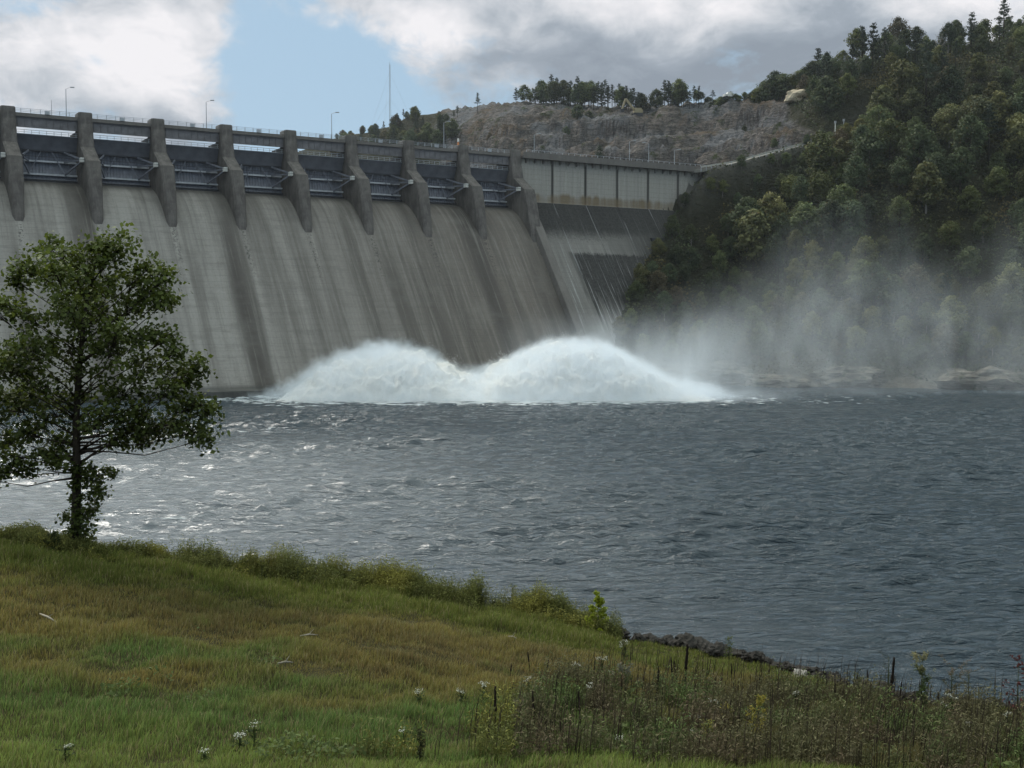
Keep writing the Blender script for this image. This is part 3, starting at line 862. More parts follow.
def bare_tree(seed, h=13):
    r = random.Random(seed); mb = MB()
    def grow(p, d, L, rad, lev):
        q = p + d * L
        mb.tube([p, (p + q) / 2 + Vector((r.gauss(0, .05), r.gauss(0, .05), 0)) * L, q], [rad, rad * .8, rad * .6], 4)
        if lev == 0: return
        for _ in range(3 if lev > 1 else 4):
            nd = (d + Vector((r.gauss(0, .5), r.gauss(0, .5), r.gauss(.15, .25)))).normalized()
            grow(p + d * L * r.uniform(.55, 1), nd, L * r.uniform(.5, .75), rad * .55, lev - 1)
    grow(Vector((0, 0, -1)), Vector((0, 0, 1)), h * .42, .2, 4)
    return mb.mesh('trunk', None, True, False)

mat_leaf = [foliage_mat('leaf_dark', (.030, .042, .020), (.085, .110, .048), .2, .8),
            foliage_mat('leaf_mid', (.040, .052, .020), (.13, .155, .055), .2, .8),
            foliage_mat('leaf_olive', (.055, .060, .024), (.18, .18, .068), .22, .7),
            foliage_mat('leaf_rusty', (.052, .046, .026), (.14, .115, .065), .2, .6)]
mat_pine = foliage_mat('pine_needles', (.018, .026, .017), (.055, .075, .042), .08, .7)
m_bark = principled('bark', (.045, .037, .03), .95, .1, 0, .35, 3, .6, .05)
m_bark_pale = principled('pale_bark', (.22, .20, .18), .95, .1, 0, .3, 3, .6, .05)

protos = []
for i, (h, rad, base, lob) in enumerate([(13, 4.8, .2, 30), (14, 4.2, .25, 26), (11, 4.6, .14, 24), (15, 4.6, .3, 30), (12, 3.9, .18, 24), (10, 4.2, .1, 22)]):
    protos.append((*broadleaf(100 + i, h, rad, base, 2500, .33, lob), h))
pines = [(*pine(200 + i, h, rd_, 1500, .28, br), h) for i, (h, rd_, br) in enumerate([(14, 3.0, .3), (16, 2.8, .45), (12, 2.8, .2), (17, 3.4, .5)])]

def plant_tree(name, proto, loc, s, rz, leafmat, label, cat, group, bark=None, sz=None):
    crown, trunk, h = proto
    r = empty(name, loc, rz); r.scale = (s, s, sz or s)
    c = bpy.data.objects.new('crown', crown); COL.objects.link(c); c.parent = r
    if not crown.materials: crown.materials.append(leafmat)
    c.material_slots[0].link = 'OBJECT'; c.material_slots[0].material = leafmat
    t_ = bpy.data.objects.new('trunk', trunk); COL.objects.link(t_); t_.parent = r
    if not trunk.materials: trunk.materials.append(m_bark)
    if bark is not None:
        t_.material_slots[0].link = 'OBJECT'; t_.material_slots[0].material = bark
    return tag(r, label, cat, group)

# wood on the steep right bank
tints = [('dark green', 0), ('mid green', 1), ('olive green', 2), ('rusty brown-green', 3)]
cand = []; tries = 0; rr = random.Random(5)
cell = {}
def ok(x, y, d):
    kx, ky = int(x // 8), int(y // 8)
    for i in range(kx - 2, kx + 3):
        for j in range(ky - 2, ky + 3):
            for (a, b) in cell.get((i, j), ()):
                if (a - x) ** 2 + (b - y) ** 2 < d * d: return False
    cell.setdefault((kx, ky), []).append((x, y)); return True
pts = [(rr.uniform(20, 260), rr.uniform(255, 495)) for _ in range(24000)]
PX = np.array([p[0] for p in pts]); PY = np.array([p[1] for p in pts])
HZ = hill(PX, PY); HX = (hill(PX + 2, PY) - hill(PX - 2, PY)) / 4; HYv = (hill(PX, PY + 2) - hill(PX, PY - 2)) / 4
QQ = quarry(PX, PY); RD, _ = road_d(PX, PY)
pu = (PX - DX) * ddir[0] + (PY - DY) * ddir[1]; pD = (PX - DX) * ndir[0] + (PY - DY) * ndir[1]
for i in range(len(pts)):
    x, y, z = PX[i], PY[i], HZ[i]
    if z < 5.5 or QQ[i] > .12 or RD[i] < (4.6 if y < road_y(x) else 7.5): continue
    if pu[i] < 226 and pD[i] > -14 and (z < 54 - max(pD[i], 0) / .72 + 2.2 or pD[i] < 2.5): continue
    if pu[i] < 150 and pD[i] > -30: continue
    if pD[i] < -14 and y > 395 and x < 112 and RD[i] < 40 and y > road_y(x): continue
    a, b = to_px(x, y, z)
    if a > 1024 + 28 or a < 560: continue
    # only what the hill does not hide
    if z > 60 and HYv[i] < .12 and y > 468: continue
    if ok(x, y, 5.0 if ((pD[i] > -4 and pu[i] < 226) or (RD[i] < 20 and y < road_y(x) and x < 125)) else (7.3 if z > 12 else 6.2)): cand.append((x, y, z, RD[i], a, b, pu[i], pD[i]))
cand.sort(key=lambda c: c[1]); rest = []
print('hill trees', len(cand))
nt = 0; cut = 0
for (x, y, z, rdist, a, b, u_, D_) in cand:
    r_ = rr.random()
    shift = sines(np.array([x]), np.array([y]), 91, 25, 70)[0]
    ti = 0 if r_ < .42 - .1 * shift else 1 if r_ < .72 else 2 if r_ < .93 else 3
    s = rr.choice((.7, .9, 1.0, 1.15, 1.3, 1.5)) * rr.uniform(.82, 1.02)
    if y < road_y(x) and rdist < 20 and x < 130: s = .36 + .40 * (rdist - 4.6) / 13
    if z < 14: s *= .72
    if b < 110: s *= .72
    if D_ > -4 and u_ < 215: s = min(s, rr.uniform(.5, .72))
    zone = 'low behind the mist' if b > 255 else ('near the skyline' if b < 95 else 'half way up the bank')
    if y < road_y(x) and rdist < 22 and x < 130: zone = 'just below the hillside road'
    ispine = (b < 100 and rr.random() < .25) or rr.random() < .04
    nt += 1
    if not ispine and s / y < cut: rest.append((x, y, z, s, ti)); continue
    if ispine:
        plant_tree('pine_tree', pines[rr.randrange(4)], (x, y, z), s, rr.uniform(0, 6.3), mat_pine,
                   'dark needled pine in the right bank wood, ' + zone, 'pine tree', 'pine trees in the right bank wood')
    else:
        pale = rr.random() < .25
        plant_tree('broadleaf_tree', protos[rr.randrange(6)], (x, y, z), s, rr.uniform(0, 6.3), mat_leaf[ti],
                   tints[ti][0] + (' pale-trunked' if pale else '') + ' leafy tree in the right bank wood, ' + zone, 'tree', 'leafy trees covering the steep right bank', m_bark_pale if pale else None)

# the smallest crowns of the wood, past what one can count, as one mass
Vs = []; Cs = []
for i, (x, y, z, s, ti) in enumerate(rest):
    me = protos[i % 6][0]; a_ = np.empty(len(me.vertices) * 3, np.float32); me.vertices.foreach_get('co', a_); a_ = a_.reshape(-1, 3)
    c_ = np.empty(len(me.vertices) * 4, np.float32); me.color_attributes['tint'].data.foreach_get('color', c_)
    th_ = i * 1.7; ct, st_ = math.cos(th_), math.sin(th_)
    Vs.append(np.stack([(a_[:, 0] * ct - a_[:, 1] * st_) * s + x, (a_[:, 0] * st_ + a_[:, 1] * ct) * s + y, a_[:, 2] * s + z], 1))
    c_ = c_.reshape(-1, 4)[:, :3].copy(); c_[:, 0] *= rr.uniform(.35, 1.1); c_[:, 1] += (.3 * rr.random() if ti == 3 else 0); Cs.append(c_)
print('REST', len(rest), 'OWN', nt - len(rest))
if rest:
    V = np.concatenate(Vs); tag(link('small_wood', np_mesh('small_wood', V, np.arange(len(V)).reshape(-1, 4), np.concatenate(Cs), False, mat_leaf[1])), kind='stuff')

# tall pines and bare trees breaking the skyline
def ground_at(px, Y):
    x = (px - 512) / FPX * Y
    return Vector((x, Y, float(hill(x, Y))))
def skyline(kind, px, ytop, Y, label, group, wide=1.0):
    g = ground_at(px, Y); top = at(px, ytop, Y).z
    pr = {'pine': pines, 'leaf': protos}[kind]; pr = pr[rr.randrange(len(pr))]
    sz = max(.3, (top - g.z) / (pr[2])); s = min(max(.42, sz * wide), 1.2)
    return plant_tree('pine_tree' if kind == 'pine' else 'broadleaf_tree', pr, g, s, rr.uniform(0, 6), mat_pine if kind == 'pine' else mat_leaf[rr.choice((0, 0, 1))],
                      label, 'pine tree' if kind == 'pine' else 'tree', group, sz=sz)
for px, yt, lb in [(858, 27, 'tall open-crowned pine on the right hill skyline with sky showing through'), (868, 24, 'tallest pine rising above the left shoulder of the right hill'),
                   (880, 28, 'broad dark pine just right of the tallest skyline pine'), (823, 52, 'dark upright pine at the left foot of the hill skyline'),
                   (815, 66, 'shorter dark pine marking the left end of the hill wood'), (895, 36, 'dark pine behind the open-crowned skyline pines'),
                   (910, 30, 'dark pine in the middle of the hill skyline'), (945, 24, 'small pine tip on the right half of the hill skyline')]:
    skyline('pine', px, yt, 452, lb, 'skyline pines on the right hill', 1.1)
for px, h, sd_, lb in [(846, 13, 3, 'bare grey leafless tree left of the tall skyline pines'), (838, 10, 4, 'small leafless tree just below the skyline pines'), (885, 15, 5, 'leafless twiggy tree top poking above the skyline pines'),
                       (932, 12, 6, 'leafless twiggy crown on the skyline right of the pines')]:
    g = ground_at(px, 450); r = empty('bare_tree', g, sd_)
    link('trunk', bare_tree(sd_, h), m_bark_pale, r); tag(r, lb, 'bare tree')
for px, yt in [(737, 98), (748, 92), (757, 86), (766, 80), (772, 70), (780, 72), (790, 76), (799, 68), (806, 72), (728, 97), (718, 96), (712, 99), (723, 95), (733, 94), (742, 92), (752, 88), (762, 80), (769, 78), (776, 74), (785, 78), (795, 70), (803, 66), (809, 60), (788, 82), (800, 84), (808, 90)]:
    skyline('leaf', px, yt, 505 - (px - 718) * .3, 'bushy tree on the quarry rim against the sky, right of the pines', 'bushy trees along the right half of the quarry rim', 1.3)
rim = [(516, 88), (524, 84), (531, 92), (541, 80), (551, 75), (556, 78), (563, 79), (570, 81), (577, 77), (584, 81), (590, 79), (597, 82), (604, 80), (611, 85), (618, 84), (625, 86), (632, 88), (637, 92),
       (655, 88), (663, 80), (669, 84), (677, 78), (684, 90), (692, 86), (699, 92), (706, 96)]
rim2 = [(p + rr.uniform(2, 5), y_ + rr.uniform(0, 9)) for p, y_ in rim for _ in (0, 1) if p not in (516, 524, 632, 699)]
for px, yt in rim + rim2:
    Y = np.interp(px, [500, 560, 640, 700], [578, 558, 527, 508]) + rr.uniform(0, 10)
    lb = ('tree in the long dark row on the quarry rim' if px < 640 else 'tree in the short clump on the quarry rim right of the excavator')
    skyline('pine' if rr.random() < .68 else 'leaf', px, yt, Y, lb, 'trees in the long row on the quarry rim' if px < 640 else 'trees in the short clump on the quarry rim', 1.0)
skyline('pine', 478, 93, 583, 'lone dark tree standing apart on the left slope of the quarry', None, 1.0)
skyline('pine', 458, 106, 590, 'small thin tree left of the lone tree on the quarry slope', None, .6)
for i in range(62):
    px = rr.uniform(335, 455); Y = np.interp(px, [330, 400, 455], [690, 622, 592]) + rr.uniform(-28, 6)
    g = ground_at(px, Y); yt = np.interp(px, [335, 360, 385, 400, 415, 430, 455], [130, 128, 123, 115, 106, 110, 120]) + rr.uniform(-3, 9)
    kind = 'pine' if rr.random() < .35 else 'leaf'
    pr = pines[rr.randrange(4)] if kind == 'pine' else protos[rr.randrange(6)]
    s = min(.95, max(.35, (at(px, yt, Y).z - g.z) / pr[2]))
    plant_tree('pine_tree' if kind == 'pine' else 'broadleaf_tree', pr, g, s, rr.uniform(0, 6), mat_pine if kind == 'pine' else mat_leaf[rr.choice((0, 1, 3))],
               ('dark pine' if kind == 'pine' else 'dull leafy tree') + ' on the low ridge seen over the spillway bridge', 'pine tree' if kind == 'pine' else 'tree', 'trees on the low ridge behind the spillway bridge')
# shrubs on the quarry
for px, py, Y, s, lb in [(577, 133, 532, .62, 'big dark shrub clump on the bare quarry slope below the pine row'), (566, 138, 528, .45, 'smaller dark shrub left of the big quarry shrub'),
                         (588, 128, 535, .5, 'dark shrub at the upper right of the big quarry shrub'), (757, 160, 434, .42, 'dark shrub against the rock face just above the hillside road'),
                         (772, 158, 438, .4, 'dark shrub right of another one above the hillside road'), (742, 118, 478, .3, 'small shrub high on the layered quarry face'), (490, 128, 548, .4, 'low brown shrub on the left part of the quarry')]:
    g = ground_at(px, Y)
    plant_tree('shrub', protos[rr.choice((2, 5))], g - Vector((0, 0, .8)), s, rr.uniform(0, 6), mat_leaf[0 if 'brown' not in lb else 3], lb, 'shrub', None)

# undergrowth on the hill: one mass
n = 90000
ux = rng.uniform(15, 215, n); uy = rng.uniform(290, 500, n); uz = hill(ux, uy); uq = quarry(ux, uy); urd, _ = road_d(ux, uy)
uu_ = (ux - DX) * ddir[0] + (uy - DY) * ddir[1]; uD = (ux - DX) * ndir[0] + (uy - DY) * ndir[1]
cl = sines(ux, uy, 55, 4, 15)
keep = (uz > 2.5 + cl) & (uq < .35) & (urd > 3.8) & ~((uu_ < 226) & (uD > -14) & ((uz < 54.4 - np.maximum(uD, 0) / .72) | (uD < 1))) & ~((uu_ < 150)) & ~((uD < -14) & (uy > road_y(ux)) & (ux < 108))
ux, uy, uz, cl = ux[keep], uy[keep], uz[keep], cl[keep]; n = len(ux)
hgt = np.abs(rng.normal(0, 1.2, n)) * (1 + .8 * cl) * np.where(urd[keep] < 14, .5, 1)
P = np.stack([ux, uy, uz + np.clip(hgt, 0, 4.5)], 1)
V, F = leaves(P, .42, np.tile([[-.2, -.4, .7]], (n, 1)), .9)
T = np.clip(.3 + .25 * hgt / 2 + .15 * cl + rng.normal(0, .12, n), 0, 1)
tag(link('undergrowth', np_mesh('undergrowth', V, F, rep4(np.stack([T, np.clip(sines(ux, uy, 66, 10, 40) * .35, 0, .5), T], 1)), False,
    foliage_mat('undergrowth_leaf', (.026, .034, .015), (.09, .11, .042), .15, 0))), kind='stuff')

# road with guard rail along the hillside
mb = MB(); rp = []
for i, p_ in enumerate(ROAD):
    d = ROAD[min(i + 1, len(ROAD) - 1)] - ROAD[max(i - 1, 0)]; nn = np.array([d[1], -d[0]]) / math.hypot(d[0], d[1])
    rp.append((p_, nn))
mb.loft([[(p_[0] + n_[0] * w, p_[1] + n_[1] * w, p_[2] + zz) for w, zz in ((3.2, -.9), (3.2, .12), (-3.0, .12), (-3.0, -.9))] for p_, n_ in rp])
tag(mb.build('hillside_road', principled('pale_gravel_road', (.22, .21, .19), .95, .1, 0, .25, .5, .3, .05)), kind='structure')
r = empty('guard_rail', tuple(ROAD[2])); mb = MB(); mbp = MB(); off = Vector(ROAD[2])
for (p0, n0), (p1, n1) in zip(rp[:-1], rp[1:]):
    a = Vector((p0[0] + n0[0] * 3.5, p0[1] + n0[1] * 3.5, p0[2] + .75)) - off; b = Vector((p1[0] + n1[0] * 3.5, p1[1] + n1[1] * 3.5, p1[2] + .75)) - off
    mb.bar(a, b, .1, .55)
    for q in range(6): c_ = a.lerp(b, q / 6); mbp.bar(c_ - Vector((0, 0, 1.6)), c_ + Vector((0, 0, .3)), .18)
mb.build('rail', principled('rail_metal', (.4, .38, .34), .6), r); mbp.build('posts', m_galv, r)
tag(r, 'pale guard rail along the hillside road climbing right from the dam end', 'guard rail')
for px, y0, y1, lb in [(835, 123, 137, 'pale post beside the hillside road at the edge of the wood'), (843.5, 121, 134, 'second thin pole with a box beside the hillside road')]:
    q = at(px, y1 + 6, 429); r = empty('roadside_post', q); hgt_ = at(px, y0, 429).z - q.z
    mb = MB(); mb.tube([(0, 0, -2), (0, 0, hgt_)], [.2, .16], 6); mb.build('pole', m_white if px < 840 else m_galv, r)
    mb = MB(); mb.box(-.35, .35, -.2, .2, hgt_ - .1, hgt_ + .7); mb.build('cap', m_galv, r)
    tag(r, lb, 'post')

# quarry machines
q = ground_at(630, 520); q.z += .4
r = empty('excavator', q, .2)
m_yel = principled('faded_yellow_paint', (.30, .25, .15), .6, .3, 0, .2, 2, .2, .03)
mb = MB(); mb.box(1.2, 4.2, -1.4, 1.4, 1.0, 3.0); mb.box(3.4, 4.8, -1.3, 1.3, 1.1, 2.4); mb.build('body', m_yel, r)
mb = MB(); mb.box(1.2, 2.6, .1, 1.3, 3.0, 4.1); mb.build('cab', m_dark, r)
mb = MB(); mb.box(.6, 4.6, -1.7, -1.0, -.5, .9); mb.box(.6, 4.6, 1.0, 1.7, -.5, .9); mb.build('tracks', m_dark, r)
mb = MB(); mb.bar((1.2, -.3, 2.2), (-2.6, -.3, 6.8), .7, .9); mb.build('boom', m_yel, r)
mb = MB(); mb.bar((-2.6, -.3, 6.9), (-4.2, -.3, 2.4), .55, .7); mb.build('arm', m_yel, r)
mb = MB(); mb.loft([[(-4.9, -1, 2.4), (-3.6, -1, 2.6), (-3.4, -1, 1.2), (-4.8, -1, 1.0)], [(-4.9, .6, 2.4), (-3.6, .6, 2.6), (-3.4, .6, 1.2), (-4.8, .6, 1.0)]]); mb.build('bucket', m_dark, r)
tag(r, 'small dusty yellow excavator with raised boom on the quarry rim below the pines', 'excavator')
q = ground_at(727, 501); q.z += .3; r = empty('pickup_truck', q, .3)
mb = MB(); mb.box(-2.6, 2.6, -1, 1, .6, 1.5); mb.loft([[(-1.4, -.95, 1.5), (1.0, -.95, 1.5), (.6, -.85, 2.3), (-1.0, -.85, 2.3)], [(-1.4, .95, 1.5), (1.0, .95, 1.5), (.6, .85, 2.3), (-1.0, .85, 2.3)]]); mb.build('body', m_white, r)
for sx in (-1.7, 1.7):
    for sy in (-.95, .95):
        mb = MB(); mb.tube([(sx, sy - .12, .45), (sx, sy + .12, .45)], .45, 10); mb.build('wheel', m_dark, r)
tag(r, 'tiny white pickup truck parked on the quarry floor near the rim', 'truck')

# rocks
def rock_mesh(seed, sub=3, flat=.7, rough_=.35, sharp=1.5):
    bm = bmesh.new(); bmesh.ops.create_icosphere(bm, subdivisions=sub, radius=1)
    o_ = Vector((seed * 3.7, seed * 1.3, 0))
    for v in bm.verts:
        c = mnoise.cell_vector(v.co * sharp + o_)
        d = 1 + rough_ * mnoise.fractal(v.co * 1.3 + o_, 1, 2, 4) + .25 * (mnoise.noise(v.co * 2.7 + o_))
        d = round(d * 5) / 5 * .5 + d * .5
        v.co = v.co * d; v.co.z *= flat
    me = bpy.data.meshes.new('rock'); bm.to_mesh(me); bm.free(); return me
m_rock = principled('riprap_stone', (.038, .035, .031), .95, .15, 0, .6, 1.2, .8, .06)
m_rock_pale = principled('pale_stone', (.27, .255, .23), .95, .15, 0, .25, 2, .6, .05)
m_cliff, k, out = material('ledge_rock')
tc = k.add('ShaderNodeNewGeometry').outputs['Position']
n_ = k.noise(k.map(tc, (.25, .25, 1.6)), 1.0, 7, .65); n2_ = k.noise(tc, .6, 6, .6)
c = k.ramp(n_, [(.3, (.04, .036, .03)), (.5, (.13, .115, .095)), (.7, (.25, .23, .195))])
c = k.mix(k.range(n2_, .55, .65), c, (.04, .05, .025))
p = k.add('ShaderNodeBsdfPrincipled', {'Base Color': c, 'Roughness': .95, 'Specular IOR Level': .1, 'Normal': k.bump(n_, .8, .8)})
k.t.links.new(p.outputs[0], out.inputs[0])
# ledges on the far shore, half hidden by the mist
for i, (px, py, Y, L, h, lb) in enumerate([(672, 344, 338, 11, 4.2, 'long pale rock ledge low on the far shore next to the dam, veiled by mist'),
        (722, 350, 332, 10, 3.4, 'pale layered rock ledge on the far shore in the thick of the mist'), (845, 362, 322, 11, 3.2, 'layered brown rock ledge at the waterline beneath the thickest wood'),
        (775, 368, 322, 8, 2.4, 'low dark rock ledge at the waterline between the two pale ledges'), (985, 366, 309, 12, 4, 'brown rocky ledge on the far shore at the right edge')]):
    me = rock_mesh(40 + i, 4, 1.0, .3, 1.0); q = at(px, py, Y)
    V = np.array([v.co[:] for v in me.vertices]); V[:, 2] = np.round(V[:, 2] * 4 + .3 * np.sin(V[:, 0] * 5)) / 4 * .7 + V[:, 2] * .3
    me.vertices.foreach_set('co', V.astype(np.float32).ravel()); me.update()
    o = link('rock_ledge', me, m_cliff); o.location = (q.x, q.y, float(hill(q.x, q.y)) + h * .1); o.scale = (L, 5.5, h); o.rotation_euler = (0, 0, -.35)
    tag(o, lb, 'rock ledge')
q = ground_at(793, 470); o = link('rock_outcrop', rock_mesh(60, 3, .8), principled('buff_stone', (.5, .42, .31), .95, .1, 0, .25, .4, .6, .4)); o.location = q + Vector((0, 0, 1.5)); o.scale = (4.6, 3, 3.8)
tag(o, 'pale buff rock outcrop at the right end of the quarry rim', 'rock outcrop')
q = ground_at(575, 542)

# ------------------------------------------------------------------ spray
m_spray, k, out = material('white_water')
pos = k.add('ShaderNodeNewGeometry').outputs['Position']
n1_ = k.noise(pos, .35, 8, .65); n2_ = k.noise(pos, 1.6, 6, .7)
n3_ = k.noise(k.map(pos, (1, 1, .3)), .7, 6, .7)
c = k.mix(k.range(k.math('ADD', n1_, n3_), .8, 1.2), (.86, .86, .84), (.99, .97, .94))
p = k.add('ShaderNodeBsdfPrincipled', {'Base Color': c, 'Roughness': 1.0, 'Specular IOR Level': .0, 'Subsurface Weight': .0,
    'Normal': k.bump(k.math('ADD', n1_, k.math('MULTIPLY', n2_, .3)), .5, 1.2)})
tr = k.add('ShaderNodeBsdfTranslucent', {'Color': c})
mx = k.add('ShaderNodeMixShader', {0: .35, 1: p.outputs[0], 2: tr.outputs[0]})
k.t.links.new(mx.outputs[0], out.inputs[0])
nr_p = np.random.default_rng(9); PP = []
def plume(sil, Yc, b, seed, label):
    X_ = np.array([at(px, 0, Yc).x for px, _ in sil]); Hh = np.array([at(px, py, Yc).z for px, py in sil])
    n, m = 260, 90
    xs_ = np.linspace(X_[0], X_[-1], n); ys_ = np.linspace(Yc - b, Yc + b, m)
    A, B = np.meshgrid(xs_, ys_)
    hx = np.interp(A, X_, Hh); tq = (B - Yc) / b
    cr = np.maximum(0, 1 - np.abs(tq) ** 2.0) ** .62
    Z = hx * cr - .3
    V = np.stack([A.ravel(), B.ravel(), Z.ravel()], 1)
    # cauliflower surface
    gxn = np.gradient(Z, axis=1) / np.gradient(A, axis=1); gyn = np.gradient(Z, axis=0) / np.gradient(B, axis=0)
    N_ = np.stack([-gxn.ravel(), -gyn.ravel(), np.ones(Z.size)], 1); N_ /= np.linalg.norm(N_, axis=1)[:, None]
    off_ = Vector((seed, seed * 2, 0)); D_ = np.empty(len(V))
    for i, v in enumerate(V):
        p_ = Vector(v)
        t_ = mnoise.noise(p_ * .11 + off_ * 2) * 1.3 + abs(mnoise.noise(Vector((p_.x * .3, p_.y * .3, p_.z * .12)) + off_)) * 1.8 + abs(mnoise.noise(p_ * .5 + off_)) * .9 + mnoise.noise(p_ * 1.1 + off_) * .35 + mnoise.noise(p_ * 2.4 + off_) * .25
        D_[i] = t_
    am = np.clip(Z.ravel() / 5, 0, 1)
    V = V + N_ * ((D_ - .95) * am * 1.35)[:, None]
    o = link('water_plume', np_mesh('water_plume', V, grid_faces(n, m), None, True, m_spray))
    sel = np.where(am > .25)[0]; pk = nr_p.choice(sel, 60000); cl_ = sines(V[pk][:, 0], V[pk][:, 1] + V[pk][:, 2], 140, 1.2, 6); outw = np.abs(nr_p.normal(0, .5, len(pk))) * np.clip(1 + 1.1 * cl_, .1, 3)
    PP.append(V[pk] + N_[pk] * outw[:, None] + nr_p.normal(0, .12, (len(pk), 3)))
    return tag(o, label, 'water plume')
plume([(262, 401), (280, 397), (300, 382), (318, 370), (335, 362), (360, 355), (385, 352), (405, 353), (425, 358), (445, 364), (465, 375), (490, 390), (520, 398)], 281, 19, 3,
      'left mound of white water bursting up at the foot of the spillway')
plume([(430, 400), (460, 390), (480, 378), (500, 364), (515, 357), (535, 349), (555, 344), (575, 343), (600, 346), (618, 353), (640, 364), (660, 375), (678, 384), (698, 390), (718, 396)], 288, 24, 11,
      'taller right mound of white water bursting up below the training wall')

P = np.concatenate(PP); V, F = leaves(P, .055, None, 1, nr_p, .8)
tag(link('spray_droplets', np_mesh('spray_droplets', V, F, None, False, m_spray)), kind='stuff')

def mist_box(name, x0, x1, y0, y1, z0, z1, fn, step):
    mb = MB(); cx, cy_ = (x0 + x1) / 2, (y0 + y1) / 2
    mb.box(x0 - cx, x1 - cx, y0 - cy_, y1 - cy_, z0, z1)
    m, k, out = material(name + '_air')
    pos = k.add('ShaderNodeNewGeometry').outputs['Position']
    d = fn(k, pos, k.sep(pos))
    v = k.add('ShaderNodeVolumePrincipled', {'Color': (.86, .93, 1.0), 'Density': d, 'Anisotropy': .25})
    k.t.links.new(v.outputs[0], out.inputs['Volume'])
    try: m.cycles.volume_step_rate = step
    except Exception: pass
    try: m.volume_sampling = 'MULTIPLE_IMPORTANCE'
    except Exception: pass
    o = mb.build(name, m); o.location = (cx, cy_, 0)
    return o
def mist_fn(k, pos, S):
    n = k.noise(k.map(pos, (1, 1, .42), (0, 0, 0), (0, .6, 0)), .085, 6, .64, 1.0)
    f = k.range(n, .45, .66, 0, 1, True)
    X, Y, Z = S[0], S[1], S[2]
    # height of the veil changes along the shore
    top = k.add('ShaderNodeFloatCurve', {'Value': k.range(X, 0, 150)})
    cu = top.mapping.curves[0]; pts_ = [(0, .05), (.18, .42), (.33, .55), (.42, .66), (.5, .9), (.58, .92), (.66, .7), (.76, .68), (.84, .95), (.93, 1.0), (1, .9)]
    cu.points[0].location = pts_[0]; cu.points[1].location = pts_[-1]
    for p_ in pts_[1:-1]: cu.points.new(*p_)
    top.mapping.update()
    hgt_ = k.math('MULTIPLY', top.outputs[0], 52)
    v = k.range(k.math('DIVIDE', Z, hgt_), .15, 1.1, 1, 0, True)
    low = k.math('MULTIPLY', k.range(Z, 22, 0, 0, 1, True), k.range(X, 80, 22, 0, 1, True))
    e = k.math('MULTIPLY', k.range(Y, 257, 276, 0, 1, True), k.range(Y, 345, 322, 0, 1, True))
    e = k.math('MULTIPLY', e, k.range(X, -8, 22, 0, 1, True))
    e = k.math('MULTIPLY', e, k.range(X, 155, 120, 0.3, 1, True))
    a = k.math('MULTIPLY', k.math('ADD', k.math('MULTIPLY', f, v), k.math('MULTIPLY', v, .13)), k.range(X, 25, 110, .0165, .0115))
    b = k.math('MULTIPLY', k.math('ADD', k.math('MULTIPLY', f, .8), .25), k.math('MULTIPLY', low, .032))
    return k.math('MULTIPLY', k.math('ADD', a, b), e)
tag(mist_box('mist', -10, 160, 256, 348, .6, 52, mist_fn, 1.0), kind='stuff')
def spray_fn(k, pos, S):
    n = k.noise(pos, .30, 6, .68, .6)
    X, Y, Z = S[0], S[1], k.math('ADD', S[2], k.math('MULTIPLY', k.math('SUBTRACT', k.noise(pos, .22, 4, .6), .5), -9.0))
    c = k.add('ShaderNodeFloatCurve', {'Value': k.range(X, -60, 70)})
    cu = c.mapping.curves[0]
    pts_ = [((at(px, 300, 284).x + 60) / 130, max(0, at(px, py, 284).z) / 20) for px, py in [(262, 402), (300, 380), (340, 358), (385, 346), (425, 353), (468, 374), (490, 370), (530, 350), (575, 342), (618, 352), (650, 370), (690, 384), (760, 396)]]
    cu.points[0].location = (0, 0); cu.points[1].location = (1, 0)
    for p_ in pts_: cu.points.new(*p_)
    c.mapping.update()
    h = k.math('MULTIPLY', c.outputs[0], 20)
    q = k.math('SUBTRACT', k.math('ADD', Z, k.range(X, 50, 62, 0, 6)), h)
    f = k.range(q, 1.6, -1.0, 0, 1, True)
    e = k.math('MULTIPLY', k.range(Y, 256, 266, 0, 1, True), k.range(Y, 312, 300, 0, 1, True))
    skirt = k.math('MULTIPLY', k.math('MULTIPLY', k.range(S[2], 3.2, 0, 0, 1, True), k.range(Y, 249, 262, 0, 1, True)), k.math('MULTIPLY', k.range(Y, 290, 280), k.math('MULTIPLY', k.range(X, -54, -40, 0, 1, True), k.range(X, 68, 40, 0, 1, True))))
    skirt = k.math('MULTIPLY', skirt, k.range(n, .35, .6, .02, .075))
    return k.math('ADD', skirt, k.math('MULTIPLY', k.math('MULTIPLY', f, k.range(n, .42, .6, .0, 1)), k.math('MULTIPLY', e, .17)))
tag(mist_box('spray_haze', -60, 70, 247, 313, .4, 20, spray_fn, 1.0), kind='stuff')

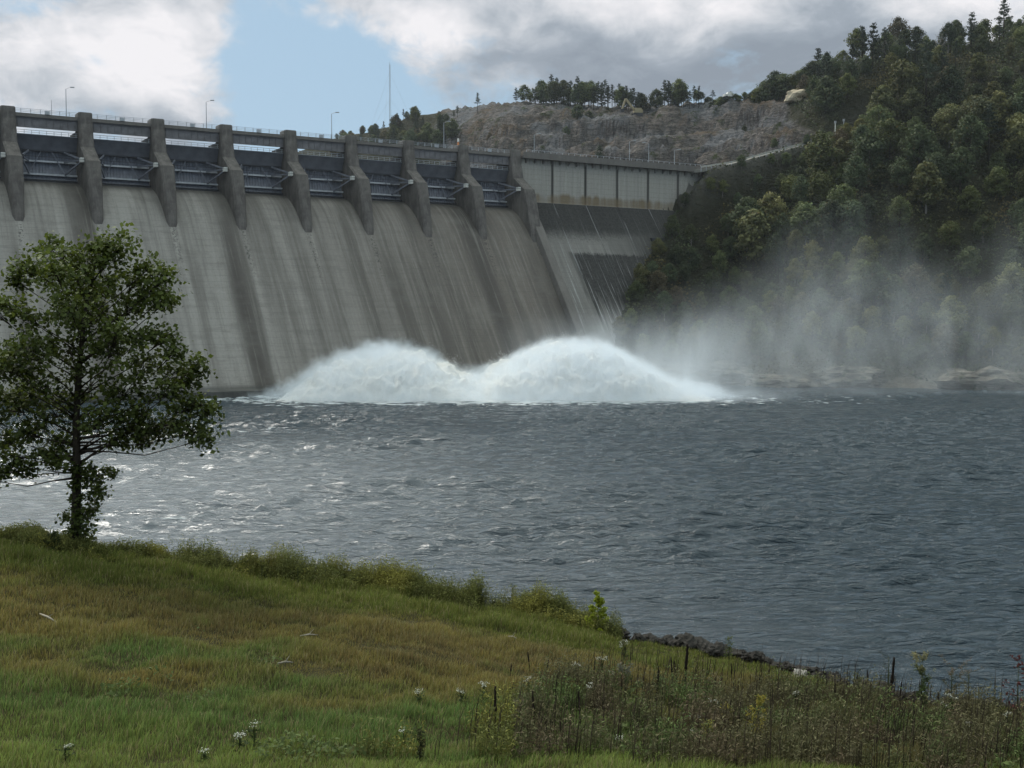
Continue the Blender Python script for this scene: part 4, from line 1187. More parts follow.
# ------------------------------------------------------------------ the foreground tree
m_tree = foliage_mat('tree_leaf', (.020, .029, .010), (.14, .175, .045), .3, 0)
def lone_tree():
    base = ground_hit(75, 543); B = Vector(base); Yb = B.y
    root = empty('broadleaf_tree', B)
    r = random.Random(21); nr = np.random.default_rng(21)
    def loc(px, py, dy=0): return at(px, py, Yb + dy) - B
    tp = [(76, 548, 0), (76, 520, 0), (77, 470, .1), (76, 420, .1), (79, 370, 0), (84, 320, -.1), (92, 280, 0), (98, 250, 0)]
    tr = [loc(*q) for q in tp]; rad = [.22, .18, .15, .13, .11, .08, .05, .02]
    mb = MB(); mb.tube([tr[0] - Vector((0, 0, .6))] + tr, [.27] + rad, 10)
    def trunk_at(z):
        for a, b in zip(tr[:-1], tr[1:]):
            if a.z <= z <= b.z: return a.lerp(b, (z - a.z) / (b.z - a.z))
        return tr[-1] if z > tr[-1].z else tr[0]
    lob = [(97, 249, 15), (120, 244, 16), (108, 262, 20), (62, 258, 20), (45, 248, 12), (78, 280, 26), (110, 290, 27), (45, 278, 22), (24, 270, 11), (18, 282, 8),
           (138, 283, 13), (150, 268, 10), (147, 292, 14), (165, 279, 11), (169, 300, 8), (158, 303, 8), (130, 310, 16), (60, 310, 28), (92, 320, 30), (28, 318, 16), (8, 305, 12), (-8, 310, 14),
           (35, 350, 22), (70, 350, 30), (110, 350, 28), (142, 338, 18), (165, 338, 12), (175, 352, 9), (10, 365, 22), (-18, 375, 22), (150, 368, 22), (45, 385, 30), (90, 385, 30), (125, 395, 28),
           (175, 372, 14), (165, 395, 20), (190, 378, 7), (198, 366, 8), (200, 404, 11), (186, 410, 14), (208, 412, 7), (148, 415, 20), (15, 405, 26), (-20, 415, 24), (55, 415, 26), (100, 425, 24), (130, 428, 15), (160, 428, 12),
           (195, 432, 9), (203, 440, 6), (178, 424, 9), (30, 435, 16), (5, 440, 12), (60, 445, 12), (15, 458, 12), (28, 468, 8), (45, 455, 9), (3, 472, 6), (58, 462, 7), (-25, 450, 15), (-10, 480, 6), (118, 440, 10), (141, 440, 7)]
    P = []; T = []; N_ = []
    tv_all = []
    extra = []
    for (px, py, rp_) in lob:
        if rp_ >= 22 and 235 < py < 425 and r.random() < .6:
            extra.append((px + r.uniform(-12, 12), py + r.uniform(-10, 14), rp_ * .85, r.choice((-1, 1)) * r.uniform(1.6, 3.0)))
    for (px, py, rp_, dy) in [(a, b, c_, r.uniform(-.9, .9)) for a, b, c_ in lob] + extra:
        c = loc(px, py, dy); lr = rp_ / FPX * Yb * 1.02
        hz_ = math.hypot(c.x - tr[2].x, c.y)
        za = max(loc(0, 474).z + r.uniform(0, 1.9), c.z - .55 * hz_ - .4)
        za = min(za, max(c.z - .15, loc(0, 478).z))
        s = trunk_at(min(za, tr[-1].z - .2))
        mid = s.lerp(c, .55) + Vector((r.gauss(0, .12), r.gauss(0, .12), -.12 * hz_ * .5 + r.gauss(0, .08)))
        mb.tube([s, s.lerp(mid, .5) + Vector((0, 0, .04)), mid, c], [.028 + .007 * hz_, .024, .018, .010], 6)
        nt_ = int(5 + rp_ * .55)
        dens_ = 1.0
        for j in range(nt_):
            d = Vector((r.gauss(0, 1), r.gauss(0, 1), r.gauss(.15, 1))).normalized() * lr * (r.uniform(.25, 1) ** .6)
            e = c + Vector((d.x, d.y, d.z * .9))
            mb.tube([mid.lerp(c, r.uniform(.5, 1)), c.lerp(e, .55) + Vector((0, 0, .03)), e], [.013, .008, .004], 4)
            m_ = int(nr.integers(15, 27) * dens_); cr = .17 + .09 * r.random()
            q = nr.normal(size=(m_, 3)) * cr * np.array([1, 1, .8]) + np.array(e) 
            P.append(q); N_.append(np.tile([[d.x / lr * .6, d.y / lr * .6, .8]], (m_, 1)))
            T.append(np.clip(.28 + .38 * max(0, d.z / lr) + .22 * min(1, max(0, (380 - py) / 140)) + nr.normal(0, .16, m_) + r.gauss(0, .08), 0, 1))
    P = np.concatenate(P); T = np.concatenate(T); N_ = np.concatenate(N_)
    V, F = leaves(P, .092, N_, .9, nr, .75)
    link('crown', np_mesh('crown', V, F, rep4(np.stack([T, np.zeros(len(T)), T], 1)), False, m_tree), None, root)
    mb.build('trunk', m_bark, root, True, False)
    # vine and suckers wrapped round the lower trunk
    P = []; vb = MB()
    for (px, py, rp_) in [(76, 470, 6), (75, 485, 6), (76, 500, 7), (78, 515, 7), (75, 530, 8), (90, 470, 8), (88, 478, 10), (98, 480, 8), (100, 492, 8), (92, 498, 9), (112, 474, 5), (106, 470, 5), (86, 515, 9), (93, 510, 7), (84, 528, 9), (66, 518, 6), (88, 538, 7), (68, 538, 7)]:
        c = loc(px, py, r.uniform(-.35, .2)); s = trunk_at(c.z - .3); vb.tube([s, s.lerp(c, .5) + Vector((0, 0, .1)), c], [.025, .015, .006], 5)
        m_ = int(rp_ * 16); P.append(nr.normal(size=(m_, 3)) * rp_ / FPX * Yb * .55 + np.array(c))
    P = np.concatenate(P); V, F = leaves(P, .07, np.tile([[0, -.3, .8]], (len(P), 1)), 1.0, nr, .8)
    vine = link('vine', np_mesh('vine', V, F, rep4(np.stack([np.clip(nr.normal(.3, .15, len(P)), 0, 1), np.zeros(len(P)), np.zeros(len(P))], 1)), False, m_tree), None, root)
    vb.build('stem', m_bark, vine, True, False)
    tag(root, 'lone dark leafy tree on the near bank at left with vines round its trunk', 'tree')
lone_tree()

# ------------------------------------------------------------------ riprap along the bank
rocks = [rock_mesh(i, 3, .72, .4, 1.3) for i in range(7)]
for me in rocks: me.materials.append(m_rock)
rk = random.Random(3)
def put_rock(x, y, s, label, group, sink=.35, me=None, mat=None):
    o = bpy.data.objects.new('riprap_rock', me or rocks[rk.randrange(7)]); COL.objects.link(o)
    o.location = (x, y, float(ground(x, y)) + s * (.5 - sink)); o.scale = (s * rk.uniform(.8, 1.3), s * rk.uniform(.7, 1.1), s * rk.uniform(.6, .95))
    o.rotation_euler = (rk.gauss(0, .3), rk.gauss(0, .3), rk.uniform(0, 6.3))
    if mat: o.material_slots[0].link = 'OBJECT'; o.material_slots[0].material = mat
    return tag(o, label, 'rock', group)
gk = 'dark riprap rocks along the water edge of the near bank'
x = 3.2
while x < 16.5:
    for row in range(3):
        ey = float(edge_y(x)) - .5 + row * .36 + rk.uniform(-.15, .25)
        put_rock(x + rk.uniform(-.2, .2), ey, rk.uniform(.13, .30) * (1.3 if 6 < x < 9 else .9), 'dark angular rock in the row between grass and water', gk, -.2)
    x += rk.uniform(.22, .42)
for i in range(120):
    x = rk.uniform(-24, 24); ey = float(edge_y(x)) + rk.uniform(.8, 12)
    put_rock(x, ey, rk.uniform(.35, .7), 'dark angular rock in the row between grass and water', gk, .25)
for px, py, s in [(30, 537, .4), (42, 540, .35), (14, 536, .35), (22, 538, .3)]:
    q = ground_hit(px, py + 3); put_rock(q.x, q.y + .4, s, 'dark rock at the bank edge left of the lone tree', 'dark rocks at the bank edge left of the lone tree', 0)
q = ground_hit(802, 680)
put_rock(q.x, q.y + .3, .27, 'single pale whitish rock among the dark riprap rocks', None, 0, None, m_rock_pale)

# ------------------------------------------------------------------ grass and weeds
def region(n, x0, x1, y0, y1):
    x = rng.uniform(x0, x1, n); y = rng.uniform(y0, y1, n); k_ = (y < edge_y(x) + .5) & (np.abs(x) < y * .47 + 2.5)
    return x[k_], y[k_]
def blades(x, y, h, w, lean=.35, segs=2, curl=1.0):
    n = len(x); z = ground(x, y) - .02; th = rng.uniform(0, 2 * PI, n); ph = rng.uniform(0, 2 * PI, n)
    lx, ly = np.cos(ph) * h * lean * rng.uniform(.2, 1.3, n) + h * .12, np.sin(ph) * h * lean * rng.uniform(.2, 1.3, n)
    wx_, wy_ = np.cos(th) * w / 2, np.sin(th) * w / 2
    V = np.empty((n, 5, 3))
    V[:, 0] = np.stack([x - wx_, y - wy_, z], 1); V[:, 1] = np.stack([x + wx_, y + wy_, z], 1)
    mx, my, mz = x + lx * .35, y + ly * .35, z + h * .58
    V[:, 2] = np.stack([mx + wx_ * .8, my + wy_ * .8, mz], 1); V[:, 3] = np.stack([mx - wx_ * .8, my - wy_ * .8, mz], 1)
    V[:, 4] = np.stack([x + lx, y + ly, z + h * (1 - .25 * curl * rng.random(n))], 1)
    i = (np.arange(n) * 5)[:, None]
    q = i + np.array([[0, 1, 2, 3]]); t_ = i + np.array([[3, 2, 4, 4]])
    return V.reshape(-1, 3), q, i + np.array([[3, 2, 4]])
def blade_object(name, x, y, h, w, col, mat, lean=.35):
    V, Q, T_ = blades(x, y, h, w, lean)
    me = bpy.data.meshes.new(name); n = len(x)
    me.vertices.add(len(V)); me.vertices.foreach_set('co', V.astype(np.float32).ravel())
    loops = np.concatenate([Q.ravel(), T_.ravel()]).astype(np.int32)
    me.loops.add(len(loops)); me.loops.foreach_set('vertex_index', loops)
    me.polygons.add(2 * n)
    me.polygons.foreach_set('loop_start', np.concatenate([np.arange(n) * 4, n * 4 + np.arange(n) * 3]).astype(np.int32))
    ca = me.color_attributes.new('tint', 'FLOAT_COLOR', 'POINT'); c4 = np.ones((len(V), 4), np.float32)
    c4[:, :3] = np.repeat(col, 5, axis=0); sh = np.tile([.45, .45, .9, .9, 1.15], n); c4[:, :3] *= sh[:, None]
    ca.data.foreach_set('color', c4.ravel()); me.update(calc_edges=True); me.materials.append(mat)
    return link(name, me)
def vcol_mat(name, transl=.3):
    m, k, out = material(name)
    a = k.add('ShaderNodeAttribute', attribute_name='tint').outputs['Color']
    d = k.add('ShaderNodeBsdfPrincipled', {'Base Color': a, 'Roughness': .75, 'Specular IOR Level': .15})
    tr = k.add('ShaderNodeBsdfTranslucent', {'Color': a}); mx = k.add('ShaderNodeMixShader', {0: transl, 1: d.outputs[0], 2: tr.outputs[0]})
    k.t.links.new(mx.outputs[0], out.inputs[0]); return m
m_blade = vcol_mat('grass_blade')
# colour zones of the meadow: photo rows give the bands, here in metres
def zones(x, y):
    px, py = to_px(x, y, ground(x, y)); n_ = sines(x, y, 101, 2.0, 9) ; n2_ = sines(x, y, 102, .8, 3)
    def g(a, b, c): return np.array([a, b, c])
    green = g(.078, .108, .036); lime = g(.115, .135, .040); gold = g(.135, .108, .040); brown = g(.112, .085, .040); olive = g(.082, .088, .024); dark = g(.048, .050, .022)
    e = edge_y(x) - y                       # metres back from the bank edge
    s = lambda v, a, b: np.clip((v - a) / (b - a), 0, 1)[:, None]
    c = np.tile(green, (len(x), 1))
    f = s(y + n_ * 2.5, 27, 31) ; c = c * (1 - f) + gold * f
    f = s(y + n_ * 2.0, 30.5, 34) * s(n2_ + n_ * .5, -.9, .6) * s(x, -16, -8); c = c * (1 - f) + brown * f
    f = s(x, -9, -15) * s(y + n_ * 2, 30, 27); c = c * (1 - f) + (green * .9) * f
    f = s(9.5 - e + n_, 0, 3); c = c * (1 - f) + olive * f
    f = s(x - (y - 22) * .12 + n_ * .8, 1.5, 5.5) * s(y + n_, 38, 33); c = c * (1 - f) + (dark * .6 + brown * .4) * f
    f = s(y + n_ * .7, 23.6, 21.8); c = c * (1 - f) + lime * f
    f = (s(n2_, .6, 1.6)) * .5; c = c * (1 - f) + lime * f
    return c
x, y = region(900000, -24, 26, 16.5, 49)
kd = rng.random(len(x)) < np.clip((30 / y) ** 1.2, .35, 1); x, y = x[kd], y[kd]
nr_ = (x > 4.2) & (y > edge_y(x) - .5); x, y = x[~nr_], y[~nr_]
c = 1.9 * np.array([[1.0, 1.05, .92]]) * zones(x, y) * rng.uniform(.6, 1.4, (len(x), 1)) * rng.uniform(.9, 1.1, (len(x), 3))
dry = rng.random(len(x)) < .10; c[dry] = np.array([.34, .29, .15]) * rng.uniform(.7, 1.2, (dry.sum(), 1))
n_ = sines(x, y, 101, 2.0, 9); h = rng.uniform(.10, .30, len(x)) * (1 + .35 * sines(x, y, 103, 1.2, 5))
h = np.clip(h, .05, .6) * (1 + .5 * ((edge_y(x) - y < 6) & (x < 3))) * np.where((x > 4) & (edge_y(x) - y < 4), .6, 1)
print('blades', len(x))
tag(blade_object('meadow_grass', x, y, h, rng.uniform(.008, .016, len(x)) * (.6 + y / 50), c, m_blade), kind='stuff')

# rank weeds along the edge and over the lower right
def weed_points():
    X_ = []; Y_ = []; Hs = []
    n = 30000; x = rng.uniform(-22, 9, n); d = np.abs(rng.normal(0, 1.1, n)); y = edge_y(x) + .35 - d
    k_ = (sines(x, y, 107, 1.5, 6) > -.7) & ~(x > 4.0)
    X_.append(x[k_]); Y_.append(y[k_]); Hs.append(np.clip(rng.uniform(.35, 1.0, k_.sum()) * (1 + .5 * sines(x[k_], y[k_], 108, .5, 4)), .2, 1.5) * np.where(x[k_] < -13, .55, 1))
    n = 26000; y = rng.uniform(21.0, 37, n); x = rng.uniform(-3, 17, n)
    k_ = (x > -2 + (y - 22) * .35 + 1.2 * sines(x, y, 109, 2, 6)) & (y < edge_y(x) - 1.0) & (sines(x, y, 110, 1, 4) > -.35) & (y > 22 + .5 * sines(x, y, 115, 1, 4)) & (y < 33 + x * .2)
    X_.append(x[k_]); Y_.append(y[k_]); Hs.append(np.clip(rng.uniform(.3, .85, k_.sum()) * (1 + .45 * sines(x[k_], y[k_], 111, .7, 3)), .15, 1.2))
    return np.concatenate(X_), np.concatenate(Y_), np.concatenate(Hs)
x, y, h = weed_points(); z = ground(x, y); n = len(x)
col = np.tile([.115, .125, .038], (n, 1)); right = (x > 0) & (y < 37)
col[right] = np.array([.105, .098, .050])
f = np.clip(sines(x, y, 112, 1.5, 5), 0, 1)[:, None] * .9; tgt = np.where(right[:, None], np.array([[.105, .082, .050]]), np.array([[.20, .19, .045]])); col = col * (1 - f) + tgt * f
f = np.clip(sines(x, y, 116, 1.5, 6) - .2, 0, 1)[:, None]; col = np.where(right[:, None], col * (1 - f) + np.array([[.095, .13, .045]]) * f, col)
col *= rng.uniform(.65, 1.35, (n, 1))
hs = h * rng.uniform(.85, 1.1, n)
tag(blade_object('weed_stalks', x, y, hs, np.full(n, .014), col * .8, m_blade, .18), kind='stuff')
rep = 6; xi = np.repeat(x, rep); yi = np.repeat(y, rep); zi = np.repeat(z, rep); hi = np.repeat(hs, rep); q = rng.uniform(.15, 1.0, len(xi))
P = np.stack([xi + rng.normal(0, .05, len(xi)) + .12 * hi * q, yi + rng.normal(0, .05, len(xi)), zi + hi * q], 1)
V, F = leaves(P, .042 + .02 * rng.random(len(P)), np.tile([[0, 0, .6]], (len(P), 1)), 1.0, rng, .3)
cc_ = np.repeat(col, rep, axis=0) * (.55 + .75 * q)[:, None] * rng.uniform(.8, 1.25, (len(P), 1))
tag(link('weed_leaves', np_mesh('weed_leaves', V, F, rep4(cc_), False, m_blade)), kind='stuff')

# thin dead stems standing over the weeds
n = 2600; y = rng.uniform(22, 38, n); x = rng.uniform(-2, 17, n); k_ = (x > -2 + (y - 22) * .35) & (y < edge_y(x) - .8); x, y = x[k_], y[k_]
tag(blade_object('dead_stems', x, y, rng.uniform(.7, 1.5, len(x)), np.full(len(x), .018), np.tile([.034, .026, .020], (len(x), 1)) * rng.uniform(.5, 2.2, (len(x), 1)), m_blade, .12), kind='stuff')

n = 1500; x = rng.uniform(-21, 5, n); x = x[sines(x, x * 0, 151, 1, 5) > -.4]; y = edge_y(x) + .3 - np.abs(rng.normal(0, .8, len(x)))
hw_ = rng.uniform(.5, 1.15, len(x)) * np.where(x < -13, .6, 1)
tag(blade_object('edge_stems', x, y, hw_, np.full(len(x), .02), np.tile([.10, .105, .035], (len(x), 1)) * rng.uniform(.4, 1.7, (len(x), 1)), m_blade, .15), kind='stuff')
xi = np.repeat(x, 9); q = rng.uniform(.45, 1.02, len(xi)); hi = np.repeat(hw_, 9)
P = np.stack([xi + .12 * hi * q + rng.normal(0, .035, len(xi)), np.repeat(y, 9) + rng.normal(0, .035, len(xi)), ground(xi, np.repeat(y, 9)) + hi * q], 1)
V, F = leaves(P, .035, np.tile([[0, 0, .4]], (len(P), 1)), 1.0, rng, .35)
tag(link('edge_stem_leaves', np_mesh('edge_stem_leaves', V, F, rep4(np.array([[.15, .15, .045]]) * rng.uniform(.5, 1.5, (len(P), 1))), False, m_blade)), kind='stuff')

# low leafy patches in the turf
n = 20000; x, y = region(n, -20, 10, 21, 33); s_ = sines(x, y, 120, 1.5, 6); k_ = s_ > 1.1; x, y = x[k_], y[k_]
x = np.repeat(x, 4) + rng.normal(0, .1, len(x) * 4); y = np.repeat(y, 4) + rng.normal(0, .1, len(y) * 4)
P = np.stack([x, y, ground(x, y) + rng.uniform(.05, .35, len(x))], 1); V, F = leaves(P, .05, np.tile([[0, 0, .9]], (len(P), 1)), .8, rng, .6)
c = np.array([.095, .125, .042]) * rng.uniform(.6, 1.5, (len(P), 1))
tag(link('clover_patches', np_mesh('clover_patches', V, F, rep4(c), False, m_blade)), kind='stuff')

# ---- single plants one can point to
m_stalk = principled('dead_stalk', (.022, .016, .013), .95, .1, 0, .3, 8, .3, .01)
m_flow = principled('white_flower', (.6, .6, .52), .9, .1, 0, .15, 20, .2, .005)
m_yellowleaf = vcol_mat('yellow_leaf', .35)
def px_height(base, ytop, px):
    return max(.15, at(px, ytop, base.y).z - base.z)
def stalk_mesh(i):
    r = random.Random(i); mb = MB(); lean = Vector((r.gauss(0, .05), r.gauss(0, .05), 0))
    mb.tube([(0, 0, -.05), Vector((0, 0, .35)) + lean * .3, Vector((0, 0, .6)) + lean * .6], [.017, .013, .011], 5)
    st = mb.mesh('stem', None, True, False)
    mb = MB(); pts_ = []; rad = []
    for j in range(9):
        t_ = .55 + .45 * j / 8; pts_.append(Vector((r.gauss(0, .003), r.gauss(0, .003), t_)) + lean * t_); rad.append(.030 * (1 - .45 * j / 8) * r.uniform(.75, 1.2))
    mb.tube(pts_, rad, 6)
    for j in range(26):
        t_ = r.uniform(.55, 1); p_ = Vector((0, 0, t_)) + lean * t_; d = Vector((r.gauss(0, 1), r.gauss(0, 1), .6)).normalized() * .028
        mb.tube([p_, p_ + d], [.010, .004], 4)
    return st, mb.mesh('seed_head', None, True, False)
sp = [stalk_mesh(i) for i in range(6)]
stalks = [(684, 699, 643, 'tallest dark dead flower spike, leaning slightly, in the lower right weeds'), (673, 692, 658, 'dark dead spike immediately left of the tallest spike'), (676.5, 688, 661, 'thin dark spike tucked between the tallest spike and its left neighbour'),
          (657, 700, 666, 'dark dead spike leaning left, left of the tallest spike'), (715, 698, 677, 'short dark spike right of the tallest spike'), (732, 686, 663, 'slim dark spike below the big riprap rocks'), (758, 698, 675, 'dark spike just above the yellow goldenrod plant'),
          (754, 697, 685, 'short spike beside the one above the goldenrod'), (804, 702, 690, 'short leaning spike below the pale rock'), (825, 698, 676, 'dark spike right of the pale rock'), (835, 709, 679, 'long dark spike below the right riprap'), (856, 688, 671, 'thin spike at the bank edge left of a taller one'),
          (868.5, 699, 670, 'dark spike standing against the water right of the riprap'), (889, 714, 656, 'tall thin spike against the water left of the pale-topped plant'), (898, 712, 680, 'thick dark spike left of the pale-topped plant'), (939, 706, 691, 'short spike between the two feathery plants'),
          (914, 730, 700, 'dark spike in the weeds below the pale-topped plant'), (510, 681, 664, 'short dark spike, left of the three in the gold grass'), (530, 673, 652, 'dark spike in the gold grass, middle of the three'), (546, 680, 659, 'dark spike, right of the three in the gold grass'),
          (517, 707, 692, 'short dark spike below the three in the gold grass'), (535, 737, 691, 'long dark spike in the middle lower weeds'), (495, 743, 686, 'long dark spike, leftmost in the lower weeds'), (581, 734, 692, 'long dark spike right of the middle lower weeds'),
          (545, 741, 716, 'dark broken stalk in the shade of the lower weeds'), (562, 745, 722, 'stout dark stalk at the foot of the lower weeds')]
for i, (px, py, yt, lb) in enumerate(stalks):
    b = ground_hit(px, py); hgt_ = px_height(b, yt, px); st, hd = sp[i % 6]
    r = empty('flower_spike', b, i * 1.3); r.scale = (max(.8, hgt_), max(.8, hgt_), hgt_)
    link('stem', st, m_stalk, r); link('seed_head', hd, m_stalk, r); tag(r, lb, 'dead flower spike', 'dark dead flower spikes in the near weeds')

def umbel(name, b, hgt_, label, group, heads=7, spread=.22, seed=0, fs=.035, stemc=(.05, .07, .025)):
    r = random.Random(seed); nr = np.random.default_rng(seed); root = empty(name, b); sb = MB(); P = []; L = []
    sb.tube([(0, 0, -.05), (r.gauss(0, .03), 0, hgt_ * .5), (0, 0, hgt_ * .75)], [.010, .008, .006], 5)
    for i in range(heads):
        a = r.uniform(0, 6.3); s_ = spread * r.uniform(.2, 1) * hgt_; e = Vector((math.cos(a) * s_, math.sin(a) * s_, hgt_ * r.uniform(.82, 1.0)))
        sb.tube([(0, 0, hgt_ * r.uniform(.45, .7)), e * .6 + Vector((0, 0, hgt_ * .36)), e], [.005, .004, .003], 4)
        P.append(nr.normal(size=(16, 3)) * np.array([fs, fs, fs * .45]) + np.array(e))
    for i in range(10):
        z_ = r.uniform(.1, .75) * hgt_; a = r.uniform(0, 6.3); m_ = 5
        L.append(np.array([[math.cos(a) * q * .15, math.sin(a) * q * .15, z_ + .05 * q] for q in np.linspace(.1, 1, m_)]) + nr.normal(0, .01, (m_, 3)))
    st = sb.build('stem', m_greenstem, root, True, False)
    P = np.concatenate(P); V, F = leaves(P, .010, np.tile([[0, 0, 1]], (len(P), 1)), 1.0, nr, .9); link('flower_head', np_mesh('flower_head', V, F, None, False, m_flow), None, root)
    L = np.concatenate(L); V, F = leaves(L, .05, np.tile([[0, 0, .8]], (len(L), 1)), .8, nr, .35)
    link('leaves', np_mesh('leaves', V, F, rep4(np.tile(stemc, (len(L), 1)) * nr.uniform(.7, 1.3, (len(L), 1))), False, m_blade), None, root)
    return tag(root, label, 'flower', group)
m_greenstem = principled('green_stem', (.045, .055, .022), .9, .1, 0, .3, 8, 0)
gf = 'white flowering weeds in the meadow'
for i, (px, py, yt, hd, lb) in enumerate([(240, 756, 733, 9, 'largest white flower cluster, at the bottom left of the meadow'), (204, 765, 750, 4, 'small white flower low at the bottom left beside the largest cluster'), (254, 750, 722, 4, 'thin white flower stem right of the largest bottom cluster'),
        (484, 704, 683, 6, 'white flower head in the middle where gold grass meets the weeds'), (461, 705, 689, 5, 'small white flower left of the middle gold grass edge'), (418, 706, 690, 4, 'small white flower left of centre beside green turf'), (528, 697, 677, 5, 'white flower just below the three dark spikes'),
        (602, 680, 657, 9, 'wide loose white flower cluster right of the gold grass'), (625, 668, 640, 8, 'tall white flower plant just below the bank edge right of the yellow shrub'), (612, 690, 672, 6, 'white flower plant under the wide loose cluster'), (575, 686, 662, 5, 'white flower left of the wide loose cluster'), (590, 705, 684, 4, 'small white flower amid dark weeds below the wide cluster'),
        (696, 735, 714, 4, 'small white bloom low in the dark weeds under the goldenrod'), (690, 745, 728, 4, 'white bloom at the foot of the dark weeds'), (715, 722, 698, 4, 'white bloom above the small goldenrod'), (945, 724, 703, 5, 'white bloom below the feathery plant at right'),
        (952, 726, 694, 7, 'greyish white tall bloom just left of the feathery plant'), (1006, 728, 712, 7, 'white bloom cluster near the right edge'), (968, 738, 722, 4, 'small white bloom between the right edge and the feathery plant'), (620, 752, 735, 4, 'small pale bloom low in the centre right weeds'), (404, 752, 728, 3, 'pale thin bloom beside the dark stub'),
        (66, 762, 744, 3, 'tiny white bloom low at the far left of the meadow'), (795, 712, 690, 5, 'pale bloom below the riprap, left of the long spike')]):
    b = ground_hit(px, py); umbel('white_flower', b, px_height(b, yt, px), lb, gf, hd, .25, i + 50)

def leafy(name, px, py, yt, wpx, c0, c1, label, cat, n=500, size=.05, top=None, seed=0, shape='cone', asp=.4, group=None):
    b = ground_hit(px, py); hgt_ = px_height(b, yt, px); wd = wpx / FPX * b.y / 2; r = random.Random(seed); nr = np.random.default_rng(seed)
    root = empty(name, b); sb = MB(); P = []
    sb.tube([(0, 0, -.05), (0, 0, hgt_ * .9)], [.014 + .01 * hgt_, .004], 5)
    nbr = 16
    for i in range(nbr):
        t_ = .15 + .85 * (i + r.random()) / nbr
        ww = wd * {'cone': (1.05 - t_) ** .6, 'top': .15 + t_ ** 1.5, 'ball': math.sin(min(1, t_) * PI * .85 + .3) ** .7}[shape] * r.uniform(.6, 1.05)
        a = r.uniform(0, 6.3); s_ = Vector((0, 0, max(.05, t_ * hgt_ - ww * .5))); e = Vector((math.cos(a) * ww, math.sin(a) * ww, min(hgt_, t_ * hgt_ + .03)))
        sb.tube([s_, s_.lerp(e, .5) - Vector((0, 0, .02)), e], [.007, .005, .002], 4)
        m_ = n // nbr; f = nr.uniform(.3, 1.05, m_)[:, None]
        P.append(np.array(s_) + (np.array(e) - np.array(s_)) * f + nr.normal(0, .3 * size + .018, (m_, 3)))
    sb.build('stem', m_greenstem, root, True, False); P = np.concatenate(P)
    V, F = leaves(P, size * nr.uniform(.5, 1.2, len(P)), np.tile([[0, -.3, .7]], (len(P), 1)), .9, nr, asp)
    c = (np.array(c0) + (np.array(c1) - np.array(c0)) * nr.random((len(P), 1))) * 1.5
    if top is not None:
        f = np.clip((P[:, 2] / hgt_ - .68) / .15, 0, 1)[:, None]; c = c * (1 - f) + np.array(top) * f
    link('leaves', np_mesh('leaves', V, F, rep4(c), False, m_yellowleaf), None, root)
    return tag(root, label, cat, group)
leafy('shrub', 598, 633, 593, 30, (.10, .13, .012), (.26, .29, .03), 'bright yellow-green cone-shaped shrub on the bank edge', 'shrub', 1700, .055, None, 1, 'cone', .6)
leafy('goldenrod', 758, 742, 694, 26, (.08, .09, .02), (.30, .24, .05), 'yellow goldenrod plant in the dark weeds, the larger of two', 'goldenrod', 420, .05, None, 2, 'ball', .3)
leafy('goldenrod', 727, 728, 703, 13, (.08, .09, .02), (.30, .24, .05), 'small yellow goldenrod plant left of the larger one', 'goldenrod', 200, .045, None, 3, 'ball', .3)
leafy('goldenrod', 708, 748, 722, 22, (.09, .10, .025), (.22, .20, .05), 'yellowish goldenrod plant low in front of the dark weeds', 'goldenrod', 280, .05, None, 4, 'ball', .3)
leafy('tall_weed', 921, 722, 650, 34, (.022, .034, .012), (.05, .07, .022), 'leafy dark weed with pale yellowish flower tops standing against the water', 'weed', 560, .06, (.20, .19, .10), 5, 'top', .35)
leafy('tall_weed', 951, 716, 658, 38, (.05, .05, .025), (.10, .085, .045), 'feathery pale brown weed leaning right against the water', 'weed', 620, .03, (.20, .14, .09), 6, 'top', .3)
leafy('tall_weed', 968, 716, 664, 32, (.07, .065, .04), (.13, .11, .06), 'second feathery weed overlapping the pale brown one', 'weed', 380, .025, (.17, .13, .09), 7, 'top', .3)
leafy('sapling', 1017, 726, 655, 34, (.045, .012, .012), (.085, .028, .024), 'thin sapling with dark red leaves at the right edge', 'sapling', 130, .055, None, 8, 'ball', .6)
leafy('sapling', 729, 662, 636, 14, (.03, .045, .016), (.08, .09, .03), 'little thin sapling against the water beside the riprap rocks', 'sapling', 90, .05, None, 9, 'ball', .5)
leafy('tall_weed', 888, 716, 650, 24, (.05, .055, .04), (.09, .09, .06), 'wispy grey weed with branched dry tops left of the pale-topped plant', 'weed', 170, .022, (.07, .06, .055), 10, 'top', .3)
leafy('tall_weed', 420, 762, 728, 18, (.02, .025, .012), (.05, .05, .02), 'dark stubby weed stump left of the lower weeds', 'weed', 240, .035, None, 11, 'top', .4)
leafy('tall_weed', 625, 712, 664, 34, (.035, .05, .02), (.07, .085, .03), 'tall leafy green weed behind the dark spikes right of centre', 'weed', 520, .05, (.16, .16, .12), 12, 'ball', .3)
leafy('tall_weed', 858, 702, 672, 26, (.06, .07, .03), (.12, .12, .05), 'pale bushy weed at the bank edge left of the tall thin spike', 'weed', 260, .035, None, 13, 'ball', .35)
leafy('tall_weed', 217, 575, 547, 14, (.05, .055, .02), (.10, .10, .03), 'thin upright weed at the bank edge right of the lone tree', 'weed', 150, .05, None, 14, 'ball', .3)
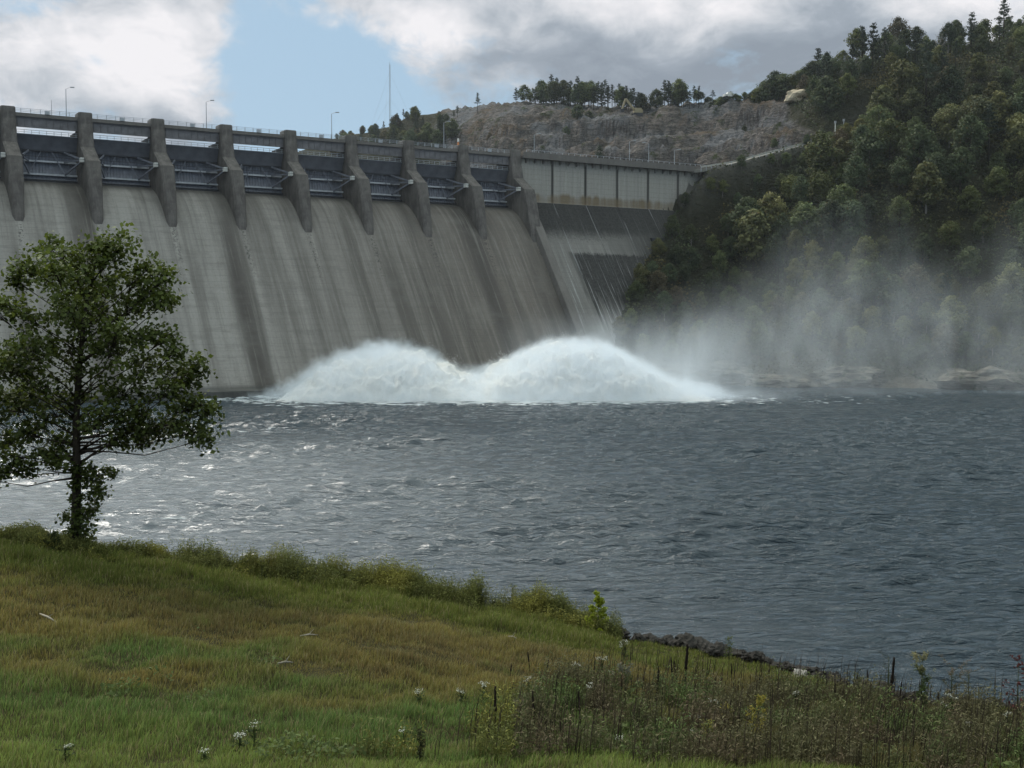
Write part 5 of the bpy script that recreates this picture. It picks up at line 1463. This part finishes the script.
leafy('shrub', 52, 552, 532, 28, (.02, .028, .012), (.05, .06, .02), 'low dark shrub at the bank edge just left of the lone tree', 'shrub', 420, .06, None, 15, 'ball', .5)
for i, (px, py, yt, lb) in enumerate([(298, 589, 562, 'green upright weed poking above the bank edge, left of three'), (512, 607, 585, 'dark green weed poking above the bank edge at the centre'), (545, 612, 592, 'green weed at the bank edge between the centre weed and the yellow shrub'),
        (430, 598, 576, 'yellowish weed top at the bank edge left of centre'), (355, 590, 570, 'low green weed at the bank edge right of the left group'), (262, 585, 560, 'weed clump at the bank edge right of the lone tree clump')]):
    leafy('tall_weed', px, py, yt, 20, (.045, .05, .016), (.11, .12, .03), lb, 'weed', 200, .05, None, 30 + i, 'ball', .35)

# driftwood and small litter of dead stems
def stick(pxa, pya, pxb, pyb, rad, label, mat):
    a, b = ground_hit(pxa, pya), ground_hit(pxb, pyb); o_ = Vector(a); r_ = random.Random(int(pxa))
    mid = (a + b) / 2 + Vector((0, 0, .15)) - o_
    mb = MB(); mb.tube([(0, 0, .12), mid, b - o_ + Vector((0, 0, .12))], [rad * .6, rad, rad * .4], 6)
    mb.tube([mid, mid + (b - a) * .25 + Vector((0, .05, .14))], [rad * .5, rad * .15], 5)
    o = mb.build('driftwood', mat, None, True, False); o.location = o_
    tag(o, label, 'driftwood')
m_drift = principled('bleached_wood', (.30, .27, .22), .9, .1, 0, .25, 6, .4, .01)
stick(40, 618, 57, 627, .035, 'bleached stick lying in the green turf at far left', m_drift)
stick(278, 668, 293, 667, .03, 'short pale stick in the brown band of the meadow', m_drift)
stick(508, 640, 517, 642, .03, 'short pale stick near the bank edge left of the yellow shrub', m_drift)
stick(300, 640, 318, 639, .025, 'thin pale stick in the upper brown grass', m_drift)

mb = MB(); mb.box(-320, 340, 0, 420, .9, 175)
m_air, k, out = material('valley_haze_air')
v = k.add('ShaderNodeVolumeScatter', {'Color': (.86, .93, 1.0), 'Density': .00011, 'Anisotropy': .2})
k.t.links.new(v.outputs[0], out.inputs['Volume'])
o = mb.build('valley_haze', m_air); o.location = (0, 200, 0); tag(o, kind='stuff')
